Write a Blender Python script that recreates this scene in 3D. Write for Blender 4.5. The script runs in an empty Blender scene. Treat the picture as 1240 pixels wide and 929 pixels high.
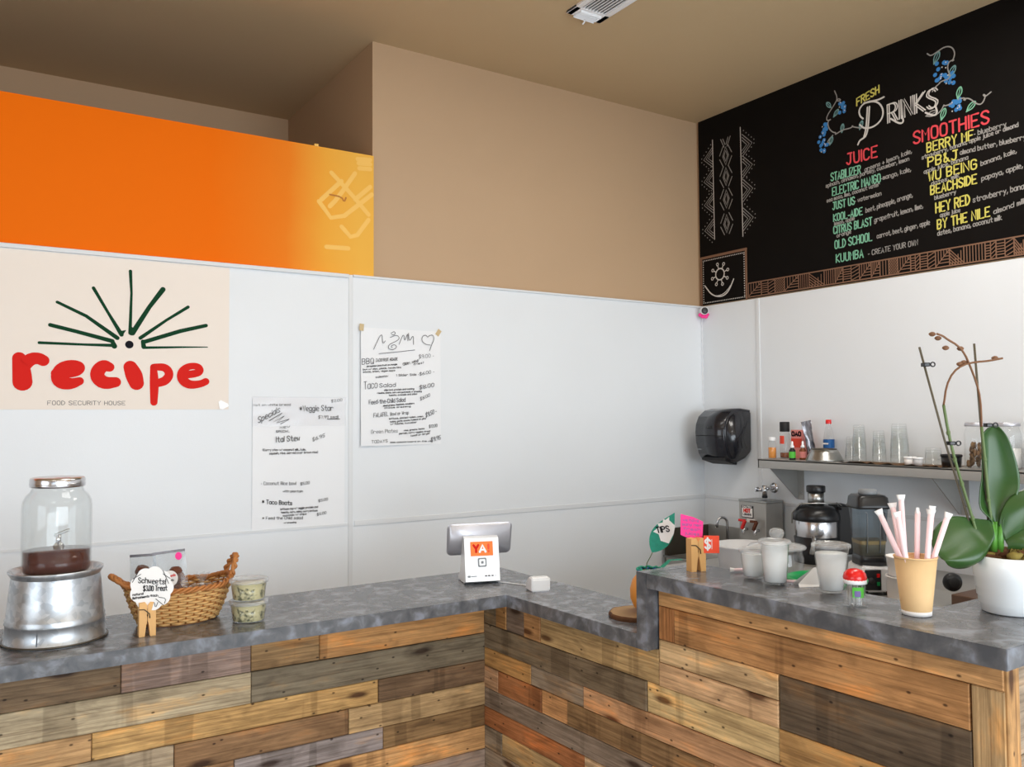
import bpy, bmesh, math, random
from mathutils import Vector, Matrix
random.seed(7)
PI = math.pi
SC = bpy.context.scene
COL = SC.collection

# ------------------------------------------------------------------ camera, world, lights, exposure
cam_d = bpy.data.cameras.new('camera')
cam_d.sensor_width = 36.0
cam_d.lens = 29.628
cam_d.clip_start = 0.05
cam = bpy.data.objects.new('camera', cam_d)
COL.objects.link(cam)
cam.matrix_world = Matrix(((0.839903, -0.015948, -0.542501, 0), (-0.542702, -0.035769, -0.839163, 0),
                           (-0.006022, 0.999233, -0.038697, 1.52), (0, 0, 0, 1)))
SC.camera = cam

world = bpy.data.worlds.new('daylight')
SC.world = world
world.use_nodes = True
bg = world.node_tree.nodes['Background']
bg.inputs[0].default_value = (0.78, 0.89, 1.0, 1)
bg.inputs[1].default_value = 1.6

def area(name, loc, rot, sx, sy, power, color):
    l = bpy.data.lights.new(name, 'AREA')
    l.shape = 'RECTANGLE'; l.size = sx; l.size_y = sy; l.energy = power; l.color = color
    o = bpy.data.objects.new(name, l); COL.objects.link(o)
    o.location = loc; o.rotation_euler = rot
    return o
# daylight through the storefront windows behind the camera
area('storefront_daylight', (1.5, -2.93, 1.45), (math.radians(90), 0, 0), 4.2, 2.1, 172, (0.86, 0.94, 1.0))
area('added_side_fill', (-3.42, 0.05, 1.5), (math.radians(90), 0, math.radians(-90)), 2.8, 2.0, 40, (0.88, 0.95, 1.0))  # unseen fill from the left, added to brighten the area behind the counter
# fill lamps added under the ceiling, out of view, to brighten walls and counter
LAMPS = [(1.2, 1.8, 11), (2.85, 1.75, 27), (2.0, -0.6, 14), (-1.0, -0.4, 9)]
for lx, ly, lw in LAMPS: area('added_fill_light', (lx, ly, 3.375), (0, 0, 0), 1.1, .55, lw, (1.0, 0.945, 0.87))
sun_d = bpy.data.lights.new('sun', 'SUN'); sun_d.energy = 2.2; sun_d.angle = 0.009; sun_d.color = (1, .94, .84)
sun = bpy.data.objects.new('sun', sun_d); COL.objects.link(sun)
sun.rotation_euler = (math.radians(-32), math.radians(12), 0)   # high sun behind the shop, lights the pavement outside

SC.view_settings.view_transform = 'Standard'
SC.view_settings.look = 'None'
SC.view_settings.gamma = 1.0
SC.view_settings.use_curve_mapping = False
SC.view_settings.exposure = 0.0
cy = SC.cycles
cy.use_denoising = True
cy.max_bounces = 14; cy.diffuse_bounces = 6; cy.glossy_bounces = 6
cy.transmission_bounces = 12; cy.transparent_max_bounces = 48
cy.caustics_reflective = False; cy.caustics_refractive = False
cy.sample_clamp_indirect = 6.0

# ------------------------------------------------------------------ materials
def lin(c):
    return tuple(((v/255)/12.92 if v/255 <= .04045 else ((v/255+.055)/1.055)**2.4) for v in c)
MATS = {}
def mat(name, rgb, rough=.5, metal=0.0, noise=0.0, nscale=20, bump=0.0, bscale=80, spec=.5, trans=0.0, ior=1.45, coat=0.0, sss=0.0, alpha=1.0):
    m = bpy.data.materials.new(name); m.use_nodes = True
    nt = m.node_tree; b = nt.nodes['Principled BSDF']
    c = lin(rgb)
    b.inputs['Base Color'].default_value = (*c, 1)
    b.inputs['Roughness'].default_value = rough
    b.inputs['Metallic'].default_value = metal
    b.inputs['Specular IOR Level'].default_value = spec
    b.inputs['Transmission Weight'].default_value = trans
    b.inputs['IOR'].default_value = ior
    b.inputs['Coat Weight'].default_value = coat
    tc = nt.nodes.new('ShaderNodeTexCoord')
    if noise > 0:
        n = nt.nodes.new('ShaderNodeTexNoise'); n.inputs['Scale'].default_value = nscale; n.inputs['Detail'].default_value = 5
        nt.links.new(tc.outputs['Object'], n.inputs['Vector'])
        mx = nt.nodes.new('ShaderNodeMix'); mx.data_type = 'RGBA'
        mx.inputs[6].default_value = (*[v*(1-noise) for v in c], 1)
        mx.inputs[7].default_value = (*[min(1, v*(1+noise)) for v in c], 1)
        nt.links.new(n.outputs['Fac'], mx.inputs[0]); nt.links.new(mx.outputs[2], b.inputs['Base Color'])
    if bump > 0:
        n2 = nt.nodes.new('ShaderNodeTexNoise'); n2.inputs['Scale'].default_value = bscale; n2.inputs['Detail'].default_value = 3
        nt.links.new(tc.outputs['Object'], n2.inputs['Vector'])
        bp = nt.nodes.new('ShaderNodeBump'); bp.inputs['Strength'].default_value = bump; bp.inputs['Distance'].default_value = .01
        nt.links.new(n2.outputs['Fac'], bp.inputs['Height']); nt.links.new(bp.outputs['Normal'], b.inputs['Normal'])
    MATS[name] = m
    return m
def nodes(m): return m.node_tree.nodes, m.node_tree.links, m.node_tree.nodes['Principled BSDF']

def thin_clear(name, rgb=(245, 248, 250), gloss=.9, film=.06, rough=.08):
    """thin clear plastic: mostly see-through, fresnel gloss, a trace of milky scatter"""
    m = bpy.data.materials.new(name); m.use_nodes = True
    nt = m.node_tree; N = nt.nodes; L = nt.links
    for n in list(N): N.remove(n)
    out = N.new('ShaderNodeOutputMaterial'); tr = N.new('ShaderNodeBsdfTransparent'); gl = N.new('ShaderNodeBsdfGlossy'); df = N.new('ShaderNodeBsdfDiffuse')
    fr = N.new('ShaderNodeLayerWeight'); fr.inputs['Blend'].default_value = .5
    pw = N.new('ShaderNodeMath'); pw.operation = 'POWER'; pw.inputs[1].default_value = 4.5; L.new(fr.outputs['Facing'], pw.inputs[0])
    ad = N.new('ShaderNodeMath'); ad.operation = 'MULTIPLY_ADD'; ad.inputs[1].default_value = .7; ad.inputs[2].default_value = .03; L.new(pw.outputs[0], ad.inputs[0])
    tr.inputs[0].default_value = (*lin(rgb), 1); gl.inputs['Roughness'].default_value = rough
    df.inputs[0].default_value = (*lin((235, 235, 235)), 1)
    mu = N.new('ShaderNodeMath'); mu.operation = 'MULTIPLY'; mu.inputs[1].default_value = gloss
    L.new(ad.outputs[0], mu.inputs[0])
    m1 = N.new('ShaderNodeMixShader'); m1.inputs[0].default_value = film
    L.new(tr.outputs[0], m1.inputs[1]); L.new(df.outputs[0], m1.inputs[2])
    m2 = N.new('ShaderNodeMixShader'); L.new(mu.outputs[0], m2.inputs[0]); L.new(m1.outputs[0], m2.inputs[1]); L.new(gl.outputs[0], m2.inputs[2])
    L.new(m2.outputs[0], out.inputs[0])
    MATS[name] = m
    return m

M = MATS
mat('panel_white', (230, 234, 238), .38, noise=.02, nscale=3, bump=.04, bscale=160)
mat('batten_white', (222, 225, 228), .35)
mat('tan_paint', (189, 159, 127), .6, noise=.025, nscale=2.5, bump=.05, bscale=120)
mat('ceiling_paint', (198, 172, 134), .75, noise=.03, nscale=2, bump=.06, bscale=140)
mat('floor_concrete', (200, 204, 210), .45, noise=.15, nscale=3)
mat('pavement', (205, 196, 182), .9, noise=.05, nscale=2)
mat('slate_black', (16, 13, 11), .8, spec=.12, noise=.2, nscale=8)
mat('chalk_white', (205, 200, 195), .9)
mat('chalk_dim', (150, 146, 142), .9)
mat('chalk_red', (215, 70, 78), .9)
mat('chalk_yellow', (205, 195, 95), .9)
mat('chalk_green', (125, 185, 155), .9)
mat('chalk_teal', (110, 150, 150), .9)
mat('chalk_blue', (55, 125, 190), .9)
mat('chalk_brown', (128, 94, 73), .9)
mat('poster_paper', (241, 231, 221), .6, spec=.2, noise=.01)
mat('thin_paper', (238, 240, 243), .45, noise=.015, nscale=10, bump=.05, bscale=14)
mat('marker_black', (34, 34, 40), .6, spec=.1)
mat('marker_grey', (95, 95, 100), .6)
mat('ink_black', (18, 18, 26), .5, spec=.08)
mat('print_green', (14, 62, 36), .5, spec=.08)
mat('print_red', (218, 36, 28), .5, spec=.08)
mat('print_grey', (120, 115, 112), .6)
mat('masking_tape', (205, 182, 140), .6)
mat('clear_tape', (250, 250, 250), .2)
mat('wood_clip', (222, 172, 108), .5, noise=.08, nscale=25)
mat('steel', (170, 170, 168), .3, metal=1.0, noise=.06, nscale=30)
mat('steel_dull', (172, 170, 166), .42, metal=.55, noise=.06, nscale=20)
mat('steel_dark', (88, 82, 72), .4, metal=.6, noise=.08, nscale=14)
mat('chrome', (212, 212, 215), .2, metal=1.0)
mat('wire_dark', (60, 55, 50), .4, metal=.8)
mat('black_plastic', (26, 27, 30), .3)
mat('black_matte', (24, 24, 26), .6)
mat('dark_smoke', (27, 28, 35), .22, coat=.3)
mat('grey_plastic', (120, 124, 128), .35)
mat('white_plastic', (240, 241, 243), .3)
mat('white_gloss', (244, 246, 248), .15, coat=.3)
mat('silver_case', (205, 205, 212), .35, metal=.55)
mat('pot_ceramic', (242, 247, 250), .25, coat=.2)
mat('paper_white', (240, 238, 236), .7)
mat('kraft', (224, 188, 138), .7, noise=.05, nscale=40)
mat('pink_wrap', (252, 222, 226), .5, noise=.05, nscale=15)
mat('hot_pink', (250, 62, 150), .7)
mat('post_red', (246, 82, 50), .7)
mat('orange_print', (250, 130, 45), .5)
mat('red_plastic', (222, 28, 28), .25, coat=.3)
mat('green_label', (84, 190, 62), .5)
mat('violet_label', (120, 105, 165), .5)
mat('green_plastic', (0, 140, 72), .35)
mat('blue_label', (20, 92, 160), .4)
mat('red_label', (225, 72, 50), .5)
mat('leaf_sign', (30, 142, 118), .6, noise=.35, nscale=60)
mat('glass_clear', (250, 252, 252), .0, trans=1.0, ior=1.45)
mat('bark', (96, 62, 38), .9, noise=.4, nscale=60, bump=.6, bscale=60)
mat('moss', (128, 112, 52), .9, noise=.4, nscale=80)
mat('stake', (92, 84, 68), .5)
mat('spike_green', (92, 112, 66), .5)
mat('spike_brown', (122, 84, 56), .6)
mat('crown_green', (82, 142, 52), .4)
mat('pastry', (98, 52, 30), .7, noise=.35, nscale=60)
mat('potato_salad', (214, 202, 150), .6)
mat('amber_liquid', (222, 142, 48), .2)
mat('brown_liquid', (132, 72, 36), .25)
mat('dried_leaves', (112, 82, 52), .9, noise=.4, nscale=40)
mat('box_pink', (238, 150, 145), .6)
mat('orange_gourd', (222, 148, 58), .5, noise=.12, nscale=14)
mat('foil', (120, 118, 122), .25, metal=.8)
mat('herb', (60, 130, 45), .6, noise=.3, nscale=40)
mat('brown_board', (96, 74, 62), .5, noise=.1, nscale=10)
mat('skin_label', (235, 232, 228), .5)
mat('smoothie', (110, 98, 66), .5)
mat('white_filling', (253, 253, 253), .6)
thin_clear('clear_plastic', film=.05)
thin_clear('cup_clear', rgb=(252, 253, 253), film=.035, gloss=1.0)
thin_clear('bag_clear', film=.10, gloss=1.0, rough=.18)
thin_clear('tub_clear', rgb=(246, 246, 250), film=.55, gloss=.6, rough=.2)
thin_clear('smoke_clear', rgb=(186, 196, 202), film=.05, gloss=.8)
thin_clear('lid_clear', film=.28, gloss=.9, rough=.12)
thin_clear('jar_glass', rgb=(252, 253, 253), film=.015, gloss=1.0, rough=.02)
thin_clear('film_shine', rgb=(254, 254, 255), film=.09, gloss=.8, rough=.2)

# tea: absorbing amber liquid
m = mat('tea', (92, 34, 12), .08, trans=.3, ior=1.33)
# potato salad flecks
nn, ll, b = nodes(M['potato_salad'])
tc = nn.new('ShaderNodeTexCoord'); vo = nn.new('ShaderNodeTexVoronoi'); vo.inputs['Scale'].default_value = 90
no = nn.new('ShaderNodeTexNoise'); no.inputs['Scale'].default_value = 70; no.inputs['Detail'].default_value = 4
ll.new(tc.outputs['Object'], no.inputs['Vector'])
rp = nn.new('ShaderNodeValToRGB'); rp.color_ramp.elements[0].position = .36; rp.color_ramp.elements[0].color = (*lin((92, 92, 56)), 1)
rp.color_ramp.elements[1].position = .5; rp.color_ramp.elements[1].color = (*lin((222, 210, 160)), 1)
ll.new(no.outputs['Fac'], rp.inputs[0]); ll.new(rp.outputs[0], b.inputs['Base Color'])
# galvanised steel with spangle
m = mat('galvanized', (168, 172, 176), .34, metal=.85)
nn, ll, b = nodes(m)
tc = nn.new('ShaderNodeTexCoord'); vo = nn.new('ShaderNodeTexVoronoi'); vo.inputs['Scale'].default_value = 60
ll.new(tc.outputs['Object'], vo.inputs['Vector'])
rp = nn.new('ShaderNodeValToRGB'); rp.color_ramp.elements[0].color = (*lin((172, 178, 184)), 1); rp.color_ramp.elements[1].color = (*lin((200, 204, 208)), 1)
sp = nn.new('ShaderNodeSeparateColor'); ll.new(vo.outputs['Color'], sp.inputs[0]); ll.new(sp.outputs[0], rp.inputs[0]); ll.new(rp.outputs[0], b.inputs['Base Color'])
mr = nn.new('ShaderNodeMapRange'); mr.inputs[3].default_value = .30; mr.inputs[4].default_value = .40; ll.new(sp.outputs[1], mr.inputs[0]); ll.new(mr.outputs[0], b.inputs['Roughness'])
# mottled slate laminate of the worktop
m = mat('laminate', (92, 92, 96), .24)
nn, ll, b = nodes(m)
tc = nn.new('ShaderNodeTexCoord')
n1 = nn.new('ShaderNodeTexNoise'); n1.inputs['Scale'].default_value = 21; n1.inputs['Detail'].default_value = 4; n1.inputs['Roughness'].default_value = .5; n1.inputs['Distortion'].default_value = .35
ll.new(tc.outputs['Object'], n1.inputs['Vector'])
rp = nn.new('ShaderNodeValToRGB')
e = rp.color_ramp.elements; e[0].position = .36; e[0].color = (*lin((80, 82, 87)), 1); e[1].position = .68; e[1].color = (*lin((132, 136, 146)), 1)
x = e.new(.52); x.color = (*lin((99, 100, 103)), 1)
ll.new(n1.outputs['Fac'], rp.inputs[0]); ll.new(rp.outputs[0], b.inputs['Base Color'])
# reclaimed planks: colour per plank, grain along the plank (uv.x), knots and nail holes
m = mat('reclaimed_wood', (160, 120, 80), .62, spec=.3)
nn, ll, b = nodes(m)
at = nn.new('ShaderNodeAttribute'); at.attribute_name = 'plank'
uv = nn.new('ShaderNodeUVMap'); uv.uv_map = 'UVMap'
def mapped(sx, sy):
    mp = nn.new('ShaderNodeMapping'); mp.inputs['Scale'].default_value = (sx, sy, 1); ll.new(uv.outputs[0], mp.inputs[0]); return mp
def mixc(a, bcol, fac, mode='MULTIPLY'):
    mx = nn.new('ShaderNodeMix'); mx.data_type = 'RGBA'; mx.blend_type = mode
    if isinstance(fac, float): mx.inputs[0].default_value = fac
    else: ll.new(fac, mx.inputs[0])
    for i, v in ((6, a), (7, bcol)):
        if isinstance(v, tuple): mx.inputs[i].default_value = v
        else: ll.new(v, mx.inputs[i])
    return mx.outputs[2]
def ramp(src, p0, c0, p1, c1):
    r = nn.new('ShaderNodeValToRGB'); r.color_ramp.elements[0].position = p0; r.color_ramp.elements[0].color = c0
    r.color_ramp.elements[1].position = p1; r.color_ramp.elements[1].color = c1; ll.new(src, r.inputs[0]); return r.outputs[0]
g = nn.new('ShaderNodeTexNoise'); g.inputs['Scale'].default_value = 1; g.inputs['Detail'].default_value = 6; g.inputs['Roughness'].default_value = .6; g.inputs['Distortion'].default_value = .6
ll.new(mapped(3, 120).outputs[0], g.inputs['Vector'])
g2 = nn.new('ShaderNodeTexNoise'); g2.inputs['Scale'].default_value = 1; g2.inputs['Detail'].default_value = 5; g2.inputs['Distortion'].default_value = 1.5
ll.new(mapped(5, 16).outputs[0], g2.inputs['Vector'])
st = nn.new('ShaderNodeTexNoise'); st.inputs['Scale'].default_value = 1; st.inputs['Detail'].default_value = 3
ll.new(mapped(7, 3).outputs[0], st.inputs['Vector'])
W1 = (1, 1, 1, 1)
hv = nn.new('ShaderNodeTexNoise'); hv.inputs['Scale'].default_value = 1; hv.inputs['Detail'].default_value = 5; hv.inputs['Roughness'].default_value = .65
ll.new(mapped(3.2, 11).outputs[0], hv.inputs['Vector'])
base = mixc(at.outputs['Color'], mixc(at.outputs['Color'], (.52, .50, .47, 1), .75), ramp(hv.outputs['Fac'], .46, (0, 0, 0, 1), .66, W1), 'MIX')
base = mixc(base, mixc(base, (1.5, 1.18, .82, 1), 1.0), ramp(hv.outputs['Fac'], .30, W1, .45, (0, 0, 0, 1)), 'MIX')
c = mixc(base, ramp(g.outputs['Fac'], .34, (.38, .33, .29, 1), .60, W1), .7)
c = mixc(c, ramp(g2.outputs['Fac'], .34, (.30, .27, .25, 1), .52, W1), .42)
c = mixc(c, ramp(st.outputs['Fac'], .5, (0, 0, 0, 1), .72, (.5, .5, .5, 1)), .35, 'SCREEN' if False else 'ADD') if False else c
kn = nn.new('ShaderNodeTexVoronoi'); kn.inputs['Scale'].default_value = 1; kn.inputs['Randomness'].default_value = 1; kn.voronoi_dimensions = '2D'
ll.new(mapped(1.7, 5.5).outputs[0], kn.inputs['Vector'])
c = mixc(c, ramp(kn.outputs['Distance'], .035, (.16, .09, .06, 1), .085, W1), .9)
nh = nn.new('ShaderNodeTexVoronoi'); nh.inputs['Scale'].default_value = 1; nh.voronoi_dimensions = '2D'
ll.new(mapped(6.5, 11).outputs[0], nh.inputs['Vector'])
c = mixc(c, ramp(nh.outputs['Distance'], .02, (.10, .07, .05, 1), .045, W1), .85)
bt = nn.new('ShaderNodeTexNoise'); bt.inputs['Scale'].default_value = 1; bt.inputs['Detail'].default_value = 4
ll.new(mapped(7, .5).outputs[0], bt.inputs['Vector'])
c = mixc(c, ramp(bt.outputs['Fac'], .385, (.46, .43, .40, 1), .41, W1), .5)
ll.new(c, b.inputs['Base Color'])
bp = nn.new('ShaderNodeBump'); bp.inputs['Strength'].default_value = .35; bp.inputs['Distance'].default_value = .004
ll.new(g.outputs['Fac'], bp.inputs['Height']); ll.new(bp.outputs['Normal'], b.inputs['Normal'])
# orange wall with the colour blended by brush into yellow at its right end
m = mat('orange_paint', (240, 118, 8), .6, spec=.12)
nn, ll, b = nodes(m)
tc = nn.new('ShaderNodeTexCoord'); sx = nn.new('ShaderNodeSeparateXYZ'); ll.new(tc.outputs['Object'], sx.inputs[0])
no = nn.new('ShaderNodeTexNoise'); no.inputs['Scale'].default_value = 3; ll.new(tc.outputs['Object'], no.inputs['Vector'])
ma = nn.new('ShaderNodeMath'); ma.operation = 'MULTIPLY_ADD'; ma.inputs[1].default_value = .12; ll.new(no.outputs['Fac'], ma.inputs[0]); ll.new(sx.outputs[0], ma.inputs[2])
rp = nn.new('ShaderNodeValToRGB'); e = rp.color_ramp.elements
mr = nn.new('ShaderNodeMapRange'); mr.inputs[1].default_value = .9; mr.inputs[2].default_value = 1.75; ll.new(ma.outputs[0], mr.inputs[0]); ll.new(mr.outputs[0], rp.inputs[0])
e[0].position = .1; e[0].color = (*lin((240, 112, 0)), 1); e[1].position = .92; e[1].color = (*lin((238, 180, 76)), 1)
x = e.new(.5); x.color = (*lin((236, 128, 30)), 1); x = e.new(.72); x.color = (*lin((238, 168, 62)), 1)
ll.new(rp.outputs[0], b.inputs['Base Color'])
mat('yellow_stroke', (244, 192, 92), .5)
mat('stroke_brown', (190, 120, 40), .6)
# orchid leaf: glossy green above, paler below
m = mat('orchid_leaf', (38, 84, 34), .3, spec=.5)
nn, ll, b = nodes(m)
ge = nn.new('ShaderNodeNewGeometry'); tc = nn.new('ShaderNodeTexCoord'); no = nn.new('ShaderNodeTexNoise'); no.inputs['Scale'].default_value = 14; no.inputs['Detail'].default_value = 3
ll.new(tc.outputs['Object'], no.inputs['Vector'])
top = mixc((*lin((28, 76, 28)), 1), (*lin((60, 84, 40)), 1), no.outputs['Fac'], 'MIX')
ll.new(mixc(top, (*lin((66, 132, 46)), 1), ge.outputs['Backfacing'], 'MIX'), b.inputs['Base Color'])
b.inputs['Subsurface Weight'].default_value = 0.0
# tinted glass
# wicker
mat('wicker', (216, 170, 108), .55, noise=.22, nscale=45)
mat('wicker_dark', (176, 114, 58), .5, noise=.25, nscale=45)

# ------------------------------------------------------------------ geometry helpers
class MB:
    """collects shapes into one mesh"""
    def __init__(s): s.bm = bmesh.new(); s.mats = []; s.nb = 0
    def mi(s, m):
        m = M[m] if isinstance(m, str) else m
        if m not in s.mats: s.mats.append(m)
        return s.mats.index(m)
    def faces(s, vs, fs, m=None, smooth=False):
        bv = [s.bm.verts.new(v) for v in vs]; i = s.mi(m) if m else 0; out = []
        for f in fs:
            try:
                fc = s.bm.faces.new([bv[k] for k in f]); fc.material_index = i; fc.smooth = smooth; out.append(fc)
            except ValueError: pass
        return out
    def box(s, c, d, m=None, rot=None, bev=0.0):
        t = bmesh.new(); bmesh.ops.create_cube(t, size=1)
        for v in t.verts: v.co = Vector((v.co.x*d[0], v.co.y*d[1], v.co.z*d[2]))
        if bev > 0: bmesh.ops.bevel(t, geom=list(t.edges), offset=bev, segments=3, affect='EDGES', profile=.6)
        R = rot if rot is not None else Matrix.Identity(3)
        t.verts.index_update()
        s.faces([R @ v.co + Vector(c) for v in t.verts], [[v.index for v in f.verts] for f in t.faces], m, bev > 0)
        t.free()
    def lathe(s, prof, c=(0, 0, 0), n=32, m=None, smooth=True, sx=1, sy=1, rot=None, flute=0):
        vs = []; fs = []
        R = rot if rot is not None else Matrix.Identity(3)
        for (r, z) in prof:
            for k in range(n):
                a = 2*PI*k/n; rr = r*(1+flute*math.cos(a*n/2)) if flute else r
                vs.append(R @ Vector((rr*math.cos(a)*sx, rr*math.sin(a)*sy, z)) + Vector(c))
        for i in range(len(prof)-1):
            for k in range(n):
                fs.append((i*n+k, i*n+(k+1) % n, (i+1)*n+(k+1) % n, (i+1)*n+k))
        f = s.faces(vs, fs, m, smooth)
        return f
    def solid(s, prof, **k):
        """lathe closed by caps at both ends"""
        e = 1e-5
        s.lathe([(e, prof[0][1])] + list(prof) + [(e, prof[-1][1])], **k)
    def tube(s, pts, r, n=8, m=None, closed=False, cap=True):
        pts = [Vector(p) for p in pts]; N = len(pts); rs = r if isinstance(r, (list, tuple)) else [r]*N
        vs = []; fs = []; up = None
        for i, p in enumerate(pts):
            a = pts[(i-1) % N] if (closed or i > 0) else p; bq = pts[(i+1) % N] if (closed or i < N-1) else p
            t = (bq-a); t = t.normalized() if t.length > 1e-9 else Vector((0, 0, 1))
            if up is None:
                up = t.orthogonal().normalized()
            else:
                up = up - t*up.dot(t); up = up.normalized() if up.length > 1e-6 else t.orthogonal().normalized()
            w = t.cross(up)
            for k in range(n):
                q = 2*PI*k/n; vs.append(p + (up*math.cos(q)+w*math.sin(q))*rs[i])
        for i in range(N if closed else N-1):
            j = (i+1) % N
            for k in range(n): fs.append((i*n+k, i*n+(k+1) % n, j*n+(k+1) % n, j*n+k))
        if cap and not closed:
            fs.append(tuple(range(n))[::-1]); fs.append(tuple(range((N-1)*n, N*n)))
        s.faces(vs, fs, m, True)
    def prism(s, poly, z0, z1, m=None, bev=0.0):
        t = bmesh.new(); n = len(poly)
        a = [t.verts.new((p[0], p[1], z0)) for p in poly]; b = [t.verts.new((p[0], p[1], z1)) for p in poly]
        t.faces.new(a[::-1]); t.faces.new(b)
        for i in range(n): t.faces.new((a[i], a[(i+1) % n], b[(i+1) % n], b[i]))
        bmesh.ops.recalc_face_normals(t, faces=list(t.faces))
        if bev: bmesh.ops.bevel(t, geom=list(t.edges), offset=bev, segments=2, affect='EDGES')
        t.verts.index_update()
        s.faces([v.co.copy() for v in t.verts], [[v.index for v in f.verts] for f in t.faces], m)
        t.free()
    def frame_prism(s, poly, F, d0, d1, m=None):
        """poly in the (u,v) plane of frame F=(o,u,v), thick along the normal"""
        o, u, v = [Vector(q) for q in F]; w = u.cross(v); n = len(poly)
        vs = [o+u*p[0]+v*p[1]+w*d0 for p in poly] + [o+u*p[0]+v*p[1]+w*d1 for p in poly]
        fs = [tuple(range(n))[::-1], tuple(range(n, 2*n))] + [(i, (i+1) % n, n+(i+1) % n, n+i) for i in range(n)]
        s.faces(vs, fs, m)
    def grid(s, rows, m=None, smooth=True):
        h = len(rows); w = len(rows[0]); vs = [Vector(p) for r in rows for p in r]
        fs = [(i*w+j, i*w+j+1, (i+1)*w+j+1, (i+1)*w+j) for i in range(h-1) for j in range(w-1)]
        s.faces(vs, fs, m, smooth)
    def brush(s, pts, F, m=None, eps=.0008, cap=6):
        """flat painted stroke: pts (x,y,half width) in frame F"""
        o, u, v = [Vector(q) for q in F]; w = u.cross(v); s.nb += 1; eps += (s.nb % 50)*1.6e-5
        P = lambda x, y: o+u*x+v*y+w*eps
        pts = [p for i, p in enumerate(pts) if i == 0 or (p[0]-pts[i-1][0])**2+(p[1]-pts[i-1][1])**2 > 1e-12]
        n = len(pts); L = []; R = []
        if n < 2: return
        for i, (x, y, h) in enumerate(pts):
            a = pts[max(0, i-1)]; b = pts[min(n-1, i+1)]
            dx, dy = b[0]-a[0], b[1]-a[1]; l = math.hypot(dx, dy) or 1; nx, ny = -dy/l, dx/l
            if 0 < i < n-1:
                d1 = math.hypot(x-a[0], y-a[1]) or 1; cosv = abs((x-a[0])/d1*(-ny)*-1+(y-a[1])/d1*nx*-1) if False else 1
            L.append(P(x+nx*h, y+ny*h)); R.append(P(x-nx*h, y-ny*h))
        for i in range(n-1):
            q = w*(2e-5*i)
            s.faces([L[i]+q, R[i]+q, R[i+1]+q, L[i+1]+q], [(0, 1, 2, 3)], m)
        if cap:
            for i in (0, n-1):
                x, y, h = pts[i]
                j = 1 if i == 0 else n-2; ang = math.atan2(y-pts[j][1], x-pts[j][0])
                q = [P(x+h*math.cos(ang+PI*(k/cap-.5)), y+h*math.sin(ang+PI*(k/cap-.5)))+w*(2e-5*(i+2)) for k in range(cap+1)]
                s.faces(q, [tuple(range(cap+1))], m)
    def disc(s, x, y, r, F, m=None, eps=.0008, n=14):
        o, u, v = [Vector(q) for q in F]; w = u.cross(v)
        s.faces([o+u*(x+r*math.cos(2*PI*k/n))+v*(y+r*math.sin(2*PI*k/n))+w*eps for k in range(n)], [tuple(range(n))], m)
    def blob(s, c, r, m=None, seg=12, d=(1, 1, 1), jit=0.0, seed=0):
        rnd = random.Random(seed); t = bmesh.new(); bmesh.ops.create_icosphere(t, subdivisions=2, radius=1)
        t.verts.index_update()
        vs = [Vector(c)+Vector((v.co.x*d[0], v.co.y*d[1], v.co.z*d[2]))*r*(1+jit*(rnd.random()-.5)) for v in t.verts]
        s.faces(vs, [[v.index for v in f.verts] for f in t.faces], m, True); t.free()
    def build(s, name, material=None, parent=None, fix=True, loc=None, rz=None):
        me = bpy.data.meshes.new(name)
        if fix: bmesh.ops.recalc_face_normals(s.bm, faces=list(s.bm.faces))
        s.bm.to_mesh(me); s.bm.free()
        mats = s.mats if s.mats else [M[material] if isinstance(material, str) else material]
        for mm in mats: me.materials.append(mm)
        o = bpy.data.objects.new(name, me); COL.objects.link(o)
        if parent is not None: o.parent = parent
        if loc is not None: o.location = loc
        if rz is not None: o.rotation_euler = (0, 0, rz)
        return o

def tag(o, label=None, cat=None, group=None, kind=None):
    if label: o['label'] = label
    if cat: o['category'] = cat
    if group: o['group'] = group
    if kind: o['kind'] = kind
    return o
def thing(name, label, cat, loc=(0, 0, 0), rz=0.0, group=None):
    o = bpy.data.objects.new(name, None); COL.objects.link(o); o.empty_display_size = .05
    o.location = loc; o.rotation_euler = (0, 0, rz)
    return tag(o, label, cat, group)
def dup(src, loc, rz=None, label=None):
    c = src.copy(); COL.objects.link(c); c.location = loc
    if rz is not None: c.rotation_euler = (0, 0, rz)
    if label: c['label'] = label
    for ch in list(src.children):
        k = ch.copy(); COL.objects.link(k); k.parent = c
        for g in list(ch.children):
            q = g.copy(); COL.objects.link(q); q.parent = k
    return c
def struct(name, mb, m, **k): return tag(mb.build(name, m, **k), kind='structure')
def rotx(a): return Matrix.Rotation(a, 3, 'X')
def roty(a): return Matrix.Rotation(a, 3, 'Y')
def rotz(a): return Matrix.Rotation(a, 3, 'Z')

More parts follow.
